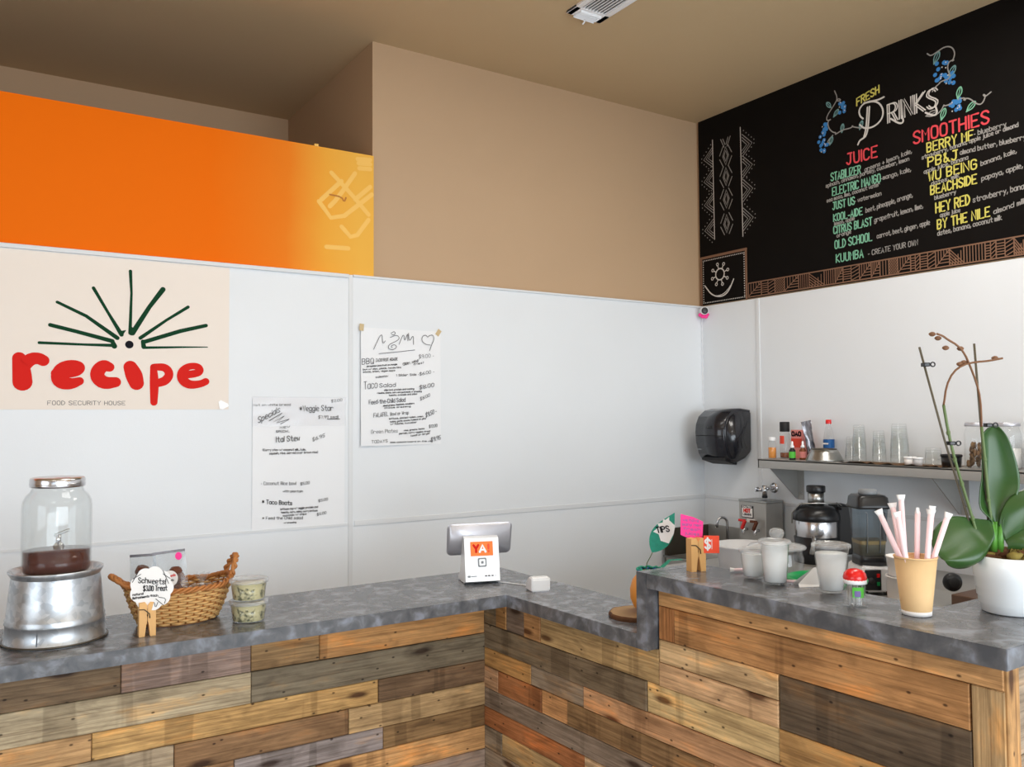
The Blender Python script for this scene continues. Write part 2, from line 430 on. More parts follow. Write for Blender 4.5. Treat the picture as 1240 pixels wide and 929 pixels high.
# ------------------------------------------------------------------ a hand lettering alphabet: strokes on a 4 x 8 grid, baseline at 2
GL = {
'A':'022842|1434','B':'0208|0838473505|0535443202','C':'4738180703123243','D':'0208|082846442202','E':'48080242|0535','F':'480802|0535',
'G':'47381807031232434525','H':'0208|4248|0545','I':'2228','J':'3833221203|1848','K':'0208|480542','L':'080242','M':'0208254842','N':'02084248',
'O':'180703123243473818','P':'0208|083847463505','Q':'180703123243473818|2442','R':'0208|083847463505|2542','S':'47381807064443321203','T':'0848|2822',
'U':'080312324348','V':'082248','W':'0812263248','X':'0842|4802','Y':'082548|2522','Z':'08480242',
'a':'4616050312324 3|4642','b':'0802|0516364543321203','c':'4536160503123243','d':'4842|4536160503123243','e':'044445361605031242','f':'47382722|0646',
'g':'4536160503123243|4641301001','h':'0802|0516364542','i':'2622|2728','j':'26211000|2728','k':'0802|360442','l':'2822','m':'0206|05162522|25364542',
'n':'0206|0516364542','o':'160503123243453616','p':'0600|0516364543321203','q':'4640|4536160503123243','r':'0602|05163645','s':'4536160543321203',
't':'28233242|0646','u':'060312324346|4642','v':'062246','w':'0612243246','x':'0642|4602','y':'0623|4610','z':'06460242',
'0':'180703123243473818','1':'172822','2':'07183847460242','3':'0848254443321203','4':'32380444','5':'4808053544321203','6':'38050312324345350 5','7':'084822',
'8':'180706444332120304464738','9':'46351506071838474322','.':'2223','-':'1434',',':'2311','&':'4207182803122234','+':'0444|2226',
'$':'47381807064443321203|2129','(':'38161432',')':'18363412','/':'0248','*':'2327|0446|0644','!':'2824|2223','[':'38181232',']':'18383212',"'":'2827','>':'064402'}
GL = {k: [[(int(q[i]), int(q[i+1])) for i in range(0, len(q), 2)] for q in v.replace(' ', '').split('|')] for k, v in GL.items()}
SHARP = set("AEFHIKLMNTVWXYZ147ilkvwxyz-+/!'.,>")
def chaikin(p, it=1):
    for _ in range(it):
        q = [p[0]]
        for a, b in zip(p, p[1:]):
            q += [(a[0]*.75+b[0]*.25, a[1]*.75+b[1]*.25), (a[0]*.25+b[0]*.75, a[1]*.25+b[1]*.75)]
        q.append(p[-1]); p = q
    return p
def write(mb, txt, x0, y0, x1, y1, h, F, hw, m=None, rnd=None, wob=.25, eps=.0008):
    """letters of height h along the baseline (x0,y0)-(x1,y1) in frame F"""
    rnd = rnd or random.Random(len(txt)*31+int(abs(x0*y0)*999))
    pos = 0; items = []
    for ch in txt:
        if ch == ' ': pos += 3.2; continue
        g = GL.get(ch)
        if not g: pos += 3; continue
        xs = [p[0] for st in g for p in st]; lo, hi = min(xs), max(xs)
        items.append((ch, pos-lo)); pos += (hi-lo)+1.7
    total = max(pos-1.7, .1); dx, dy = x1-x0, y1-y0; L = math.hypot(dx, dy); ux, uy = dx/L, dy/L; kx = L/total; ky = h/6.0
    for ch, off in items:
        jy = rnd.uniform(-wob, wob)*.8; jr = rnd.uniform(-.05, .05)*wob*4
        for st in GL[ch]:
            p = [(q[0]+rnd.uniform(-wob, wob)*.5, q[1]+rnd.uniform(-wob, wob)*.5) for q in st]
            if ch not in SHARP and len(p) > 3: p = chaikin(p)
            pts = []
            for (a, b) in p:
                sx = (a+off+(b-2)*jr)*kx; sy = (b-2+jy)*ky
                pts.append((x0+ux*sx-0*uy*sy, y0+uy*sx+sy, hw))
            mb.brush(pts, F, m, eps=eps, cap=4)
def brushline(mb, pts, F, hw, m=None, smooth=1, eps=.0008, cap=4):
    p = chaikin([tuple(q[:2]) for q in pts], smooth) if smooth and len(pts) > 2 else pts
    mb.brush([(a[0], a[1], hw) for a in p], F, m, eps=eps, cap=cap)

# ------------------------------------------------------------------ the room shell
XL, XR, YF, YB, ZC = -3.6, 3.992, -3.1, 3.9, 3.43
PT = 2.219                                     # top of the white wall panels
b = MB(); b.box(((XL+XR)/2+.2, (YF+5.4)/2, -.05), (XR-XL+1.2, 5.4-YF+.4, .1)); struct('floor', b, 'floor_concrete')
b = MB(); b.box(((XL+XR)/2+.1, (YF+5.4)/2, ZC+.06), (XR-XL+.6, 5.4-YF+.4, .12)); struct('ceiling', b, 'ceiling_paint')
b = MB(); b.box(((1.702+XR)/2, 4.6, ZC/2), (XR-1.702, 1.36, ZC)); struct('wall_back', b, 'tan_paint')          # tan pier right of the recess
b = MB(); b.box(((XL+1.702)/2, 5.34, ZC/2), (1.702-XL, .16, ZC)); struct('wall_recess', b, 'tan_paint')
b = MB(); b.box(((XL+1.7)/2, 3.97, 2.834/2), (1.7-XL, .14, 2.834)); struct('wall_orange', b, 'orange_paint')
b = MB()
for st in [[(1.477,2.715),(1.582,2.622),(1.672,2.532)],[(1.6,2.73),(1.504,2.586),(1.469,2.548)],[(1.414,2.565),(1.495,2.468),(1.69,2.637)],[(1.426,2.575),(1.529,2.681)],[(1.53,2.455),(1.592,2.395),(1.672,2.506)],[(1.613,2.804),(1.681,2.811)],[(1.618,2.784),(1.681,2.789)],[(1.622,2.759),(1.681,2.764)],[(1.452,2.347),(1.565,2.351)],[(1.681,2.674),(1.6,2.599)]]:
    brushline(b, st, ((0, 3.9, 0), (1, 0, 0), (0, 0, 1)), .011, 'yellow_stroke')
brushline(b, [(1.469,2.606),(1.53,2.602),(1.543,2.578),(1.552,2.601)], ((0, 3.9, 0), (1, 0, 0), (0, 0, 1)), .004, 'stroke_brown', eps=.0014)
b.box((1.40, 3.905, 2.837), (.02, .02, .012), 'yellow_stroke')
tag(b.build('paint_scuffs', fix=False), kind='structure').parent = bpy.data.objects['wall_orange']
b = MB(); b.box((XR+.1, (YF+5.4)/2, ZC/2), (.2, 5.4-YF, ZC)); struct('wall_right', b, 'tan_paint')
b = MB(); b.box((XL-.1, 3.4, ZC/2), (.2, 4.0, ZC)); b.box((XL-.1, -2.1, ZC/2), (.2, 1.6, ZC)); b.box((XL-.1, .05, .22), (.2, 2.9, .44)); b.box((XL-.1, .05, 3.0), (.2, 2.9, .86)); struct('wall_left', b, 'tan_paint')
b = MB(); b.box((.2, YF-.1, .18), (7.8, .2, .36)); b.box((.2, YF-.1, 3.0), (7.8, .2, .86)); b.box((XL+.1, YF-.1, 1.5), (.5, .2, 2.4)); b.box((XR-.1, YF-.1, 1.5), (.6, .2, 2.4)); struct('wall_front', b, 'tan_paint')
t = tag(thing('window_1', None, None, (0.2, YF-.05, 0)), kind='structure')
b = MB()
for x in (-3.3, -1.1, 1.1, 3.3): b.box((x, 0, 1.46), (.07, .08, 2.22))
for z in (.39, 2.54): b.box((0, 0, z), (6.67, .08, .06))
tag(b.build('window_frame', 'steel_dark', t), kind='structure')
t = tag(thing('window_2', None, None, (XL-.05, 0.05, 0)), kind='structure')
b = MB()
for y in (-1.43, 0, 1.43): b.box((0, y, 1.5), (.08, .06, 2.12))
for z in (.47, 2.54): b.box((0, 0, z), (.08, 2.92, .06))
tag(b.build('window_frame', 'steel_dark', t), kind='structure')
b = MB(); b.box((0, -11, -.12), (40, 15.5, .1)); b.box((-11.9, 4, -.12), (16, 14, .1)); struct('pavement', b, 'pavement')

for lx, ly, lw in LAMPS:  # unseen panels added as housings for the fill lamps
    t = tag(thing('added_fill_panel', 'flat white panel added to house an unseen fill lamp', 'ceiling light', (lx, ly, ZC), group='added fill lamp panels'), kind='structure')
    b = MB(); b.box((0, 0, -.02), (1.2, .62, .04), bev=.004); tag(b.build('frame', 'white_plastic', t), kind='structure')

# white wall panels and their seams
b = MB(); b.box(((XL+1.566)/2, 3.896, PT/2), (1.566-XL, .014, PT)); b.box(((1.574+XR)/2, 3.896, PT/2), (XR-1.574, .014, PT)); struct('wall_panel_back', b, 'panel_white')
b = MB(); b.box((XR-.004, (3.889+3.436)/2, PT/2), (.014, .453, PT)); b.box((XR-.004, (3.428+YF)/2, PT/2), (.014, 3.428-YF, PT)); struct('wall_panel_right', b, 'panel_white')
b = MB()
b.box((1.573, 3.887, PT/2), (.022, .006, PT), bev=.002)
struct('trim_1', b, 'batten_white')
b = MB(); b.box(((XL+1.56)/2, 3.887, 1.0), (1.56-XL, .005, .012)); b.box(((1.585+XR)/2, 3.887, 1.002), (XR-1.6, .006, .026), bev=.002); struct('trim_2', b, 'batten_white')
b = MB(); b.box((XR-.0135, 3.432, PT/2), (.006, .026, PT), bev=.002); struct('trim_3', b, 'batten_white')
b = MB(); b.box((XR-.0128, (3.88+YF)/2, 1.002), (.005, 3.88-YF, .022), bev=.002); struct('trim_4', b, 'batten_white')
b = MB(); b.box(((XL+1.56)/2, 3.884, PT-.008), (1.56-XL, .02, .018), bev=.003); b.box(((1.58+XR)/2, 3.886, PT-.004), (XR-1.59, .014, .01)); struct('trim_5', b, 'batten_white')

# ceiling vent
t = thing('ceiling_vent', 'white louvred air vent in the tan ceiling', 'vent', (2.445, 2.87, ZC))
b = MB()
for (cx, cy_, sx, sy) in ((-.085, 0, .03, .53), (.085, 0, .03, .53), (0, .225, .2, .08), (0, -.25, .2, .03)): b.box((cx, cy_, -.005), (sx, sy, .014), bev=.003)
b.build('frame', 'white_plastic', t)
b = MB()
for k in range(8): b.box((-.062+k*.0177, -.03, -.006), (.0035, .43, .018), rot=roty(.5))
b.build('louvre', 'white_plastic', t)
b = MB()
for k in range(5): b.box((0, .205+k*.014, -.016), (.12, .004, .012), rot=rotx(.5))
b.build('end_louvre', 'white_plastic', t)
b = MB(); b.box((0, -.02, .001), (.15, .46, .004)); b.build('duct', 'black_matte', t)
b = MB(); b.tube([(0, .258, -.012), (.004, .262, -.03), (-.004, .266, -.04)], .004, 6); b.build('damper_lever', 'white_plastic', t)

# ------------------------------------------------------------------ chalkboard on the right wall
BX = XR-.012
t = thing('chalkboard_menu', 'large black chalkboard listing juices and smoothies high on the right wall', 'chalkboard', (XR, 3.9, 0))
FB = ((-.0125, 0, 0), (0, -1, 0), (0, 0, 1))   # u runs from the corner towards the camera
b = MB(); b.box((-.006, -2.2, (PT+.008+ZC)/2), (.012, 4.4, ZC-PT-.008)); b.build('board', 'slate_black', t)
CC = {'y': 'chalk_yellow', 'w': 'chalk_dim', 'r': 'chalk_red', 'g': 'chalk_green'}
PNAME = {'y': 'smoothie_name', 'w': 'ingredient_line', 'r': 'section_heading', 'g': 'juice_name'}
CHALK = [('FRESH', 'y', 1.166, 3.172, 1.298, 3.199, 0.039),
('RINKS', 'w', 1.343, 3.025, 1.601, 3.027, 0.095),
('SMOOTHIES', 'r', 1.482, 2.877, 1.853, 2.873, 0.06),
('BERRY ME', 'y', 1.551, 2.816, 1.779, 2.816, 0.045),
('- blueberry', 'w', 1.783, 2.831, 1.93, 2.834, 0.022),
('strawberry, banana, apple juice or almond', 'w', 1.523, 2.787, 1.982, 2.818, 0.019),
('PB&J', 'y', 1.554, 2.742, 1.702, 2.742, 0.045),
('almond butter, blueberry', 'w', 1.715, 2.76, 2.014, 2.751, 0.022),
('apple juice, banana', 'w', 1.532, 2.713, 1.752, 2.729, 0.019),
('WU BEING', 'y', 1.556, 2.669, 1.791, 2.674, 0.045),
('banana, kale,', 'w', 1.811, 2.681, 1.971, 2.7, 0.021),
('dates, milk', 'w', 1.569, 2.645, 1.708, 2.653, 0.019),
('BEACHSIDE', 'y', 1.564, 2.601, 1.789, 2.604, 0.043),
('papaya, apple,', 'w', 1.813, 2.61, 1.996, 2.626, 0.022),
('blueberry', 'w', 1.583, 2.571, 1.689, 2.577, 0.019),
('HEY RED', 'y', 1.588, 2.505, 1.754, 2.512, 0.047),
('strawberry, banana', 'w', 1.77, 2.517, 2.03, 2.531, 0.025),
('apple juice', 'w', 1.609, 2.48, 1.707, 2.485, 0.018),
('BY THE NILE', 'y', 1.594, 2.423, 1.845, 2.436, 0.044),
('almond milk', 'w', 1.864, 2.442, 2.009, 2.465, 0.022),
('dates, banana, coconut milk', 'w', 1.593, 2.391, 1.899, 2.409, 0.022),
('JUICE', 'r', 1.097, 2.87, 1.278, 2.865, 0.058),
('STABILIZER', 'g', 0.997, 2.804, 1.179, 2.803, 0.043),
('greens + lemon, kale,', 'w', 1.205, 2.805, 1.47, 2.834, 0.022),
('spinach, cinnamon, parsley, cucumber, lemon', 'w', 0.963, 2.775, 1.455, 2.8, 0.02),
('ELECTRIC MANGO', 'g', 1.004, 2.721, 1.294, 2.729, 0.043),
('-mango, kale,', 'w', 1.299, 2.736, 1.463, 2.743, 0.022),
('sea moss, lime, coconut water', 'w', 0.967, 2.692, 1.289, 2.709, 0.02),
('JUST US', 'g', 1.004, 2.643, 1.139, 2.645, 0.04),
('- watermelon', 'w', 1.141, 2.652, 1.297, 2.658, 0.021),
('KOOL-AIDE', 'g', 1.008, 2.578, 1.184, 2.58, 0.038),
('beet, pineapple, orange,', 'w', 1.205, 2.585, 1.468, 2.611, 0.024),
('lemon, apple', 'w', 1.013, 2.555, 1.137, 2.561, 0.018),
('CITRUS BLAST', 'g', 1.007, 2.509, 1.239, 2.513, 0.04),
('grapefruit, lemon, lime,', 'w', 1.254, 2.524, 1.522, 2.543, 0.024),
('orange', 'w', 1.026, 2.486, 1.114, 2.493, 0.019),
('OLD SCHOOL', 'g', 1.013, 2.426, 1.237, 2.431, 0.043),
('carrot, beet, ginger, apple', 'w', 1.267, 2.437, 1.555, 2.454, 0.023),
('KUUMBA', 'g', 1.019, 2.349, 1.184, 2.351, 0.043),
('- CREATE YOUR OWN', 'w', 1.214, 2.354, 1.49, 2.364, 0.026),]
big = MB()
for (txt, c, x0, y0, x1, y1, h) in CHALK:
    if txt == 'RINKS':
        for dd in (0, .011): write(big, txt, x0+dd, y0, x1+dd, y1+dd*.3, h, FB, .0032, 'chalk_white', random.Random(4), .05)
        continue
    hw = {'y': .0038, 'r': .0048, 'g': .0034, 'w': .0021}[c]
    b = MB(); write(b, txt, x0, y0, x1, y1, h, FB, hw, CC[c], None, .16 if c == 'w' else .1); b.build(PNAME[c] if txt != 'FRESH' else 'fresh_heading', None, t, fix=False)
for st in ([(1.229,3.143),(1.219,3.034),(1.205,2.992)], [(1.325,3.167),(1.285,3.162),(1.214,3.175),(1.178,3.149),(1.182,3.111),(1.202,3.09)], [(1.209,3.172),(1.28,3.163),(1.319,3.114),(1.317,3.06),(1.272,3.028),(1.211,3.032),(1.181,3.064)], [(1.241,3.143),(1.231,3.034),(1.217,2.992),(1.2,2.985),(1.179,2.98),(1.168,2.96)], [(1.601,3.027),(1.609,2.997),(1.591,2.985),(1.548,3.016)], [(1.423,3.037),(1.432,3.003),(1.408,3.001),(1.361,3.042)]):
    brushline(big, st, FB, .0045, 'chalk_white', 2)
big.build('drinks_heading', None, t, fix=False)
def leaf_mark(b, x, y, a, s, m):
    c, d = math.cos(a)*s, math.sin(a)*s
    brushline(b, [(x-c, y-d), (x-d*.5, y+c*.5), (x+c, y+d), (x+d*.5, y-c*.5), (x-c, y-d)], FB, .0028, m, 2)
    brushline(b, [(x-c, y-d), (x+c*.7, y+d*.7)], FB, .002, m, 0)
def berries(b, x, y, n, s, seed):
    r = random.Random(seed)
    for k in range(n): b.disc(x+r.uniform(-s, s)*.7, y+r.uniform(-s, s), .0105, FB, 'chalk_blue', eps=.0009+.0001*k)
    for k in range(n//2): b.disc(x+r.uniform(-s, s)*.6, y+r.uniform(-s, s)*.9, .0035, FB, 'chalk_white', eps=.003)
b = MB()
brushline(b, [(1.031,3.297),(1.047,3.258),(1.041,3.236),(1.073,3.23),(1.052,3.251),(1.024,3.217),(.978,3.173),(.977,3.144),(1.011,3.148),(.983,3.142),(.988,3.102),(1.015,3.07),(1.037,3.063),(1.025,3.052),(1.075,3.067),(1.128,3.061),(1.144,3.07),(1.128,3.07),(1.191,3.042)], FB, .003, 'chalk_dim', 2)
brushline(b, [(1.014,3.055),(.975,3.028),(.997,3.012)], FB, .003, 'chalk_dim', 2)
for (x, y, a) in ((.991,3.232,2.2),(1.039,3.173,.8),(1.003,3.03,1.2),(1.075,3.079,1.4),(1.189,3.062,1.2)): leaf_mark(b, x, y, a, .026, 'chalk_teal')
berries(b, 1.078, 3.195, 8, .03, 1); berries(b, .954, 3.097, 9, .034, 2); berries(b, .95, 3.015, 10, .04, 3)
b.build('vine_drawing', None, t, fix=False)
b = MB()
brushline(b, [(1.564,3.308),(1.582,3.289),(1.609,3.296),(1.653,3.31),(1.687,3.297),(1.703,3.265),(1.698,3.237),(1.685,3.225),(1.702,3.227),(1.672,3.23),(1.663,3.195),(1.683,3.145),(1.631,3.145),(1.618,3.137),(1.631,3.141),(1.6,3.126),(1.586,3.109)], FB, .003, 'chalk_dim', 2)
for (x, y, a) in ((1.612,3.273,1.1),(1.688,3.177,1.0)): leaf_mark(b, x, y, a, .034, 'chalk_teal')
berries(b, 1.632, 3.197, 13, .05, 4); berries(b, 1.675, 3.141, 8, .03, 5)
b.build('vine_drawing', None, t, fix=False)
b = MB()
brushline(b, [(1.6,2.987),(1.627,3.0),(1.645,3.029),(1.641,3.018),(1.679,3.018),(1.739,3.033),(1.751,3.012),(1.734,3.022),(1.764,3.021),(1.803,2.975),(1.827,2.971),(1.844,3.007),(1.829,3.016),(1.84,3.0),(1.867,3.014)], FB, .003, 'chalk_dim', 2)
for (x, y, a) in ((1.719,3.063,1.3),(1.775,2.978,.7),(1.638,2.984,1.2)): leaf_mark(b, x, y, a, .032, 'chalk_green')
leaf_mark(b, 1.583, 3.001, .1, .034, 'chalk_dim')
berries(b, 1.703, 3.002, 11, .04, 6)
b.build('vine_drawing', None, t, fix=False)
b = MB()      # column of chevrons and lozenges
for st in ([(.126,3.278),(.131,2.637)], [(.357,3.293),(.364,2.614)]): brushline(b, st, FB, .003, 'chalk_white', 0)
for z in (3.168, 3.023, 2.871, 2.706):
    for q in (1, .72, .45): brushline(b, [(.122, z+.062*q), (.122-.075*q, z), (.122, z-.062*q)], FB, .0024, 'chalk_dim', 0)
    for k in range(5):
        for sg in (1, -1): b.disc(.03+k*.02, z+sg*(.012+k*.018), .004, FB, 'chalk_dim', n=6)
for z in (3.177, 3.044, 2.898, 2.72):
    for q in (1, .72, .45): brushline(b, [(.37, z+.068*q), (.37+.078*q, z-.005), (.37, z-.072*q)], FB, .0024, 'chalk_dim', 0)
    for k in range(5):
        for sg in (1, -1): b.disc(.462-k*.02, z+sg*(.012+k*.019), .004, FB, 'chalk_dim', n=6)
for z in (3.147, 3.016, 2.873, 2.717):
    for q in (1, .6): brushline(b, [(.235-.024*q, z), (.235, z+.058*q), (.235+.024*q, z), (.235, z-.058*q), (.235-.024*q, z)], FB, .0028, 'chalk_dim', 0)
    for sg in (1, -1):
        brushline(b, [(.235+sg*.02, z+.066), (.235+sg*.05, z+.012)], FB, .0026, 'chalk_dim', 0); brushline(b, [(.235+sg*.02, z-.066), (.235+sg*.05, z-.012)], FB, .0026, 'chalk_dim', 0)
for sg in (1, -1):
    brushline(b, [(.235+sg*.012, 3.205), (.235+sg*.04, 3.262)], FB, .0026, 'chalk_dim', 0); brushline(b, [(.235+sg*.004, 3.22), (.235+sg*.022, 3.26)], FB, .0026, 'chalk_dim', 0)
b.build('geometric_column', None, t, fix=False)
b = MB()      # framed sun in the lower corner
for st in ([(.008,2.532),(.388,2.532)], [(.385,2.532),(.385,2.228)], [(.012,2.532),(.012,2.228)]): brushline(b, st, FB, .008, 'chalk_brown', 0)
for k in range(24): b.disc(.03+k*.0148, 2.512, .0042, FB, 'chalk_white', n=6, eps=.001); b.disc(.03+k*.0148, 2.24, .0042, FB, 'chalk_white', n=6, eps=.001)
for k in range(18): b.disc(.03, 2.25+k*.0148, .0042, FB, 'chalk_white', n=6, eps=.001); b.disc(.37, 2.25+k*.0148, .0042, FB, 'chalk_white', n=6, eps=.001)
SXc, SZc = .172, 2.408
brushline(b, [(SXc+.036*math.cos(a*PI/10), SZc+.036*math.sin(a*PI/10)) for a in range(21)], FB, .004, 'chalk_white', 0)
for k in range(8):
    a = k*PI/4+.3; brushline(b, [(SXc+.04*math.cos(a), SZc+.04*math.sin(a)), (SXc+.06*math.cos(a), SZc+.06*math.sin(a))], FB, .003, 'chalk_white', 0)
    brushline(b, [(SXc+.068*math.cos(a)+.009*math.cos(j*PI/4), SZc+.068*math.sin(a)+.009*math.sin(j*PI/4)) for j in range(9)], FB, .0026, 'chalk_white', 0)
brushline(b, [(.042,2.351),(.1,2.283),(.18,2.262),(.24,2.285),(.285,2.362)], FB, .004, 'chalk_white', 2)
brushline(b, [(.052,2.335),(.11,2.277),(.17,2.272),(.22,2.288),(.265,2.33)], FB, .0025, 'chalk_white', 2)
b.build('sun_drawing', None, t, fix=False)
b = MB()      # hatched border along the lower edge
rr = random.Random(11)
brushline(b, [(.4, 2.318), (3.2, 2.318)], FB, .0035, 'chalk_brown', 0); brushline(b, [(.4, 2.234), (3.2, 2.234)], FB, .0035, 'chalk_brown', 0)
x = .40; k = 0
while x < 3.2:
    w = rr.choice((.05, .07, .08, .1)); zl_, zh = 2.238, 2.314; hh = zh-zl_
    brushline(b, [(x, zl_), (x, zh)], FB, .003, 'chalk_brown', 0)
    md = rr.randrange(5); n = max(3, int(w/.013))
    if md == 0:
        for j in range(1, n): brushline(b, [(x+w*j/n, zl_), (x+w*j/n, zh)], FB, .0023, 'chalk_brown', 0)
    elif md == 1:
        for j in range(5): brushline(b, [(x, zl_+hh*j/5), (x+w*(1-j/5), zh)], FB, .0023, 'chalk_brown', 0)
        for j in range(1, 5): brushline(b, [(x+w*j/5, zl_), (x+w, zl_+hh*(1-j/5))], FB, .0023, 'chalk_brown', 0)
    elif md == 2:
        for j in range(5): brushline(b, [(x, zh-hh*j/5), (x+w*(1-j/5), zl_)], FB, .0023, 'chalk_brown', 0)
        for j in range(1, 5): brushline(b, [(x+w*j/5, zl_), (x+w*j/5, zl_+hh*j/5)], FB, .0023, 'chalk_brown', 0)
    elif md == 3:
        for j in range(1, 6): brushline(b, [(x, zl_+hh*j/6), (x+w/2, zl_+hh*j/6)], FB, .0023, 'chalk_brown', 0)
        brushline(b, [(x+w/2, zl_), (x+w/2, zh)], FB, .0023, 'chalk_brown', 0)
        for j in range(4): brushline(b, [(x+w/2, zl_+hh*j/4), (x+w, zl_+hh*(j+1)/4)], FB, .0023, 'chalk_brown', 0)
    else:
        brushline(b, [(x, zl_), (x+w, zh)], FB, .0023, 'chalk_brown', 0)
        for j in range(1, 5): brushline(b, [(x+w*j/5, zl_+hh*j/5), (x+w*j/5, zh)], FB, .0023, 'chalk_brown', 0); brushline(b, [(x+w*j/5, zl_+hh*j/5), (x+w, zl_+hh*j/5)], FB, .0023, 'chalk_brown', 0)
    x += w
b.build('hatched_border', None, t, fix=False)

# ------------------------------------------------------------------ posters on the white wall
WALLY = 3.889
def sheet(mb, x0, x1, z0, z1, y, m, nx=14, nz=16, wav=.002, curl=0.0, seed=0):
    r = random.Random(seed); ph = [r.uniform(0, 6) for _ in range(6)]
    rows = []
    for i in range(nz+1):
        row = []
        for j in range(nx+1):
            u, v = j/nx, i/nz; x = x0+(x1-x0)*u; z = z0+(z1-z0)*v
            d = wav*(1+math.sin(u*7+ph[0]+v*3)*.6+math.sin(v*9+ph[1]-u*4)*.4)
            d += curl*(1-u)**3*(1-v)**1.5
            row.append((x, y-d, z))
        rows.append(row)
    mb.grid(rows, m)
t = thing('recipe_poster', 'large cream poster with red lettering and a green sun of brush strokes', 'poster', (0, WALLY, 0))
b = MB(); b.box((.395, -.0015, 1.879), (1.19, .002, .642)); b.build('sheet', 'poster_paper', t)
FP = ((0, -.0027, 0), (1, 0, 0), (0, 0, 1))
b = MB()
for st in [[(0.24, 1.828, 0.0058), (0.403, 1.827, 0.0049), (0.517, 1.828, 0.0068)] ,
[(0.278, 1.902, 0.0078), (0.373, 1.88, 0.0078), (0.509, 1.846, 0.0087)] ,
[(0.302, 1.997, 0.0058), (0.409, 1.946, 0.0068), (0.528, 1.86, 0.0087)] ,
[(0.435, 2.065, 0.0068), (0.492, 1.964, 0.0058), (0.544, 1.875, 0.0087)] ,
[(0.576, 2.148, 0.0068), (0.581, 2.055, 0.0049), (0.577, 1.883, 0.0068)] ,
[(0.707, 2.08, 0.0107), (0.653, 2.0, 0.0087), (0.587, 1.884, 0.0107)] ,
[(0.812, 2.01, 0.0068), (0.723, 1.947, 0.0058), (0.618, 1.864, 0.0078)] ,
[(0.889, 1.932, 0.0078), (0.781, 1.902, 0.0087), (0.631, 1.847, 0.0087)] ,
[(0.896, 1.836, 0.0019), (0.782, 1.831, 0.0039), (0.631, 1.823, 0.0058)] ,
[(0.509, 1.845, 0.0078), (0.517, 1.825, 0.0107)] ,
[(0.628, 1.85, 0.0078), (0.632, 1.827, 0.0097)] ,
[(0.582, 1.901, 0.0087), (0.583, 1.884, 0.0107)] ,
[(0.544, 1.882, 0.0097), (0.559, 1.893, 0.0019)] ,
]: b.brush(st, FP, 'print_green', cap=8)
b.build('green_rays', None, t, fix=False)
b = MB(); b.disc(.575, 1.834, .0165, FP, 'ink_black', n=24); b.build('black_dot', None, t, fix=False)
b = MB()
def smooth3(p, it=2):
    for _ in range(it):
        q = [p[0]]
        for a, c in zip(p, p[1:]): q += [tuple(a[i]*.75+c[i]*.25 for i in range(3)), tuple(a[i]*.25+c[i]*.75 for i in range(3))]
        q.append(p[-1]); p = q
    return p
for st in [[(0.171, 1.763, 0.0243), (0.181, 1.712, 0.033), (0.184, 1.668, 0.0349)] ,
[(0.183, 1.728, 0.0252), (0.209, 1.761, 0.0252), (0.237, 1.766, 0.0233), (0.255, 1.756, 0.0223)] ,
[(0.302, 1.705, 0.0194), (0.368, 1.709, 0.0194), (0.39, 1.725, 0.0194), (0.386, 1.741, 0.0175), (0.353, 1.747, 0.0165), (0.317, 1.731, 0.0194), (0.304, 1.698, 0.0233), (0.317, 1.67, 0.0291), (0.354, 1.662, 0.0233), (0.387, 1.675, 0.0165)] ,
[(0.499, 1.736, 0.0194), (0.476, 1.744, 0.0252), (0.453, 1.718, 0.0272), (0.454, 1.689, 0.0272), (0.481, 1.667, 0.0272), (0.523, 1.673, 0.0213)] ,
[(0.58, 1.738, 0.0272), (0.595, 1.704, 0.0349), (0.605, 1.67, 0.0291)] ,
[(0.672, 1.741, 0.0136), (0.676, 1.671, 0.0194), (0.675, 1.589, 0.0146)] ,
[(0.676, 1.741, 0.0146), (0.721, 1.742, 0.0175), (0.74, 1.712, 0.0175), (0.721, 1.681, 0.0194), (0.689, 1.672, 0.0175)] ,
[(0.787, 1.708, 0.0175), (0.854, 1.717, 0.0165), (0.867, 1.732, 0.0165), (0.854, 1.75, 0.0146), (0.816, 1.749, 0.0146), (0.787, 1.726, 0.0175), (0.787, 1.691, 0.0213), (0.817, 1.665, 0.0194), (0.867, 1.67, 0.0155), (0.889, 1.682, 0.0155)] ,
]:
    p = smooth3(st, 4)
    for k, (x, y, r) in enumerate(p): b.disc(x, y, r, FP, 'print_red', eps=.0006+.00002*k, n=18)
b.build('red_lettering', None, t, fix=False)
b = MB(); write(b, 'FOOD SECURITY HOUSE', .273, 1.577, .561, 1.577, .016, FP, .0011, 'print_grey', random.Random(1), 0.0); b.build('tagline', None, t, fix=False)
b = MB()
for k_, (x, z, a) in enumerate(((.965, 1.585, .5), (.972, 1.572, -.5), (.955, 1.578, 1.4))):
    b.box((x, -.004-.0012*k_, z), (.034, .001, .016), rot=roty(a))
b.build('clear_tape', 'clear_tape', t)
t = thing('specials_poster', 'handwritten white specials sheet taped left of the wall seam, lower of the two handwritten sheets', 'poster', (0, WALLY, 0))
b = MB(); sheet(b, 1.097, 1.542, 1.005, 1.612, -.001, 'thin_paper', seed=2); b.build('sheet', None, t, fix=False)
FP2 = ((0, -.0062, 0), (1, 0, 0), (0, 0, 1))
b = MB()
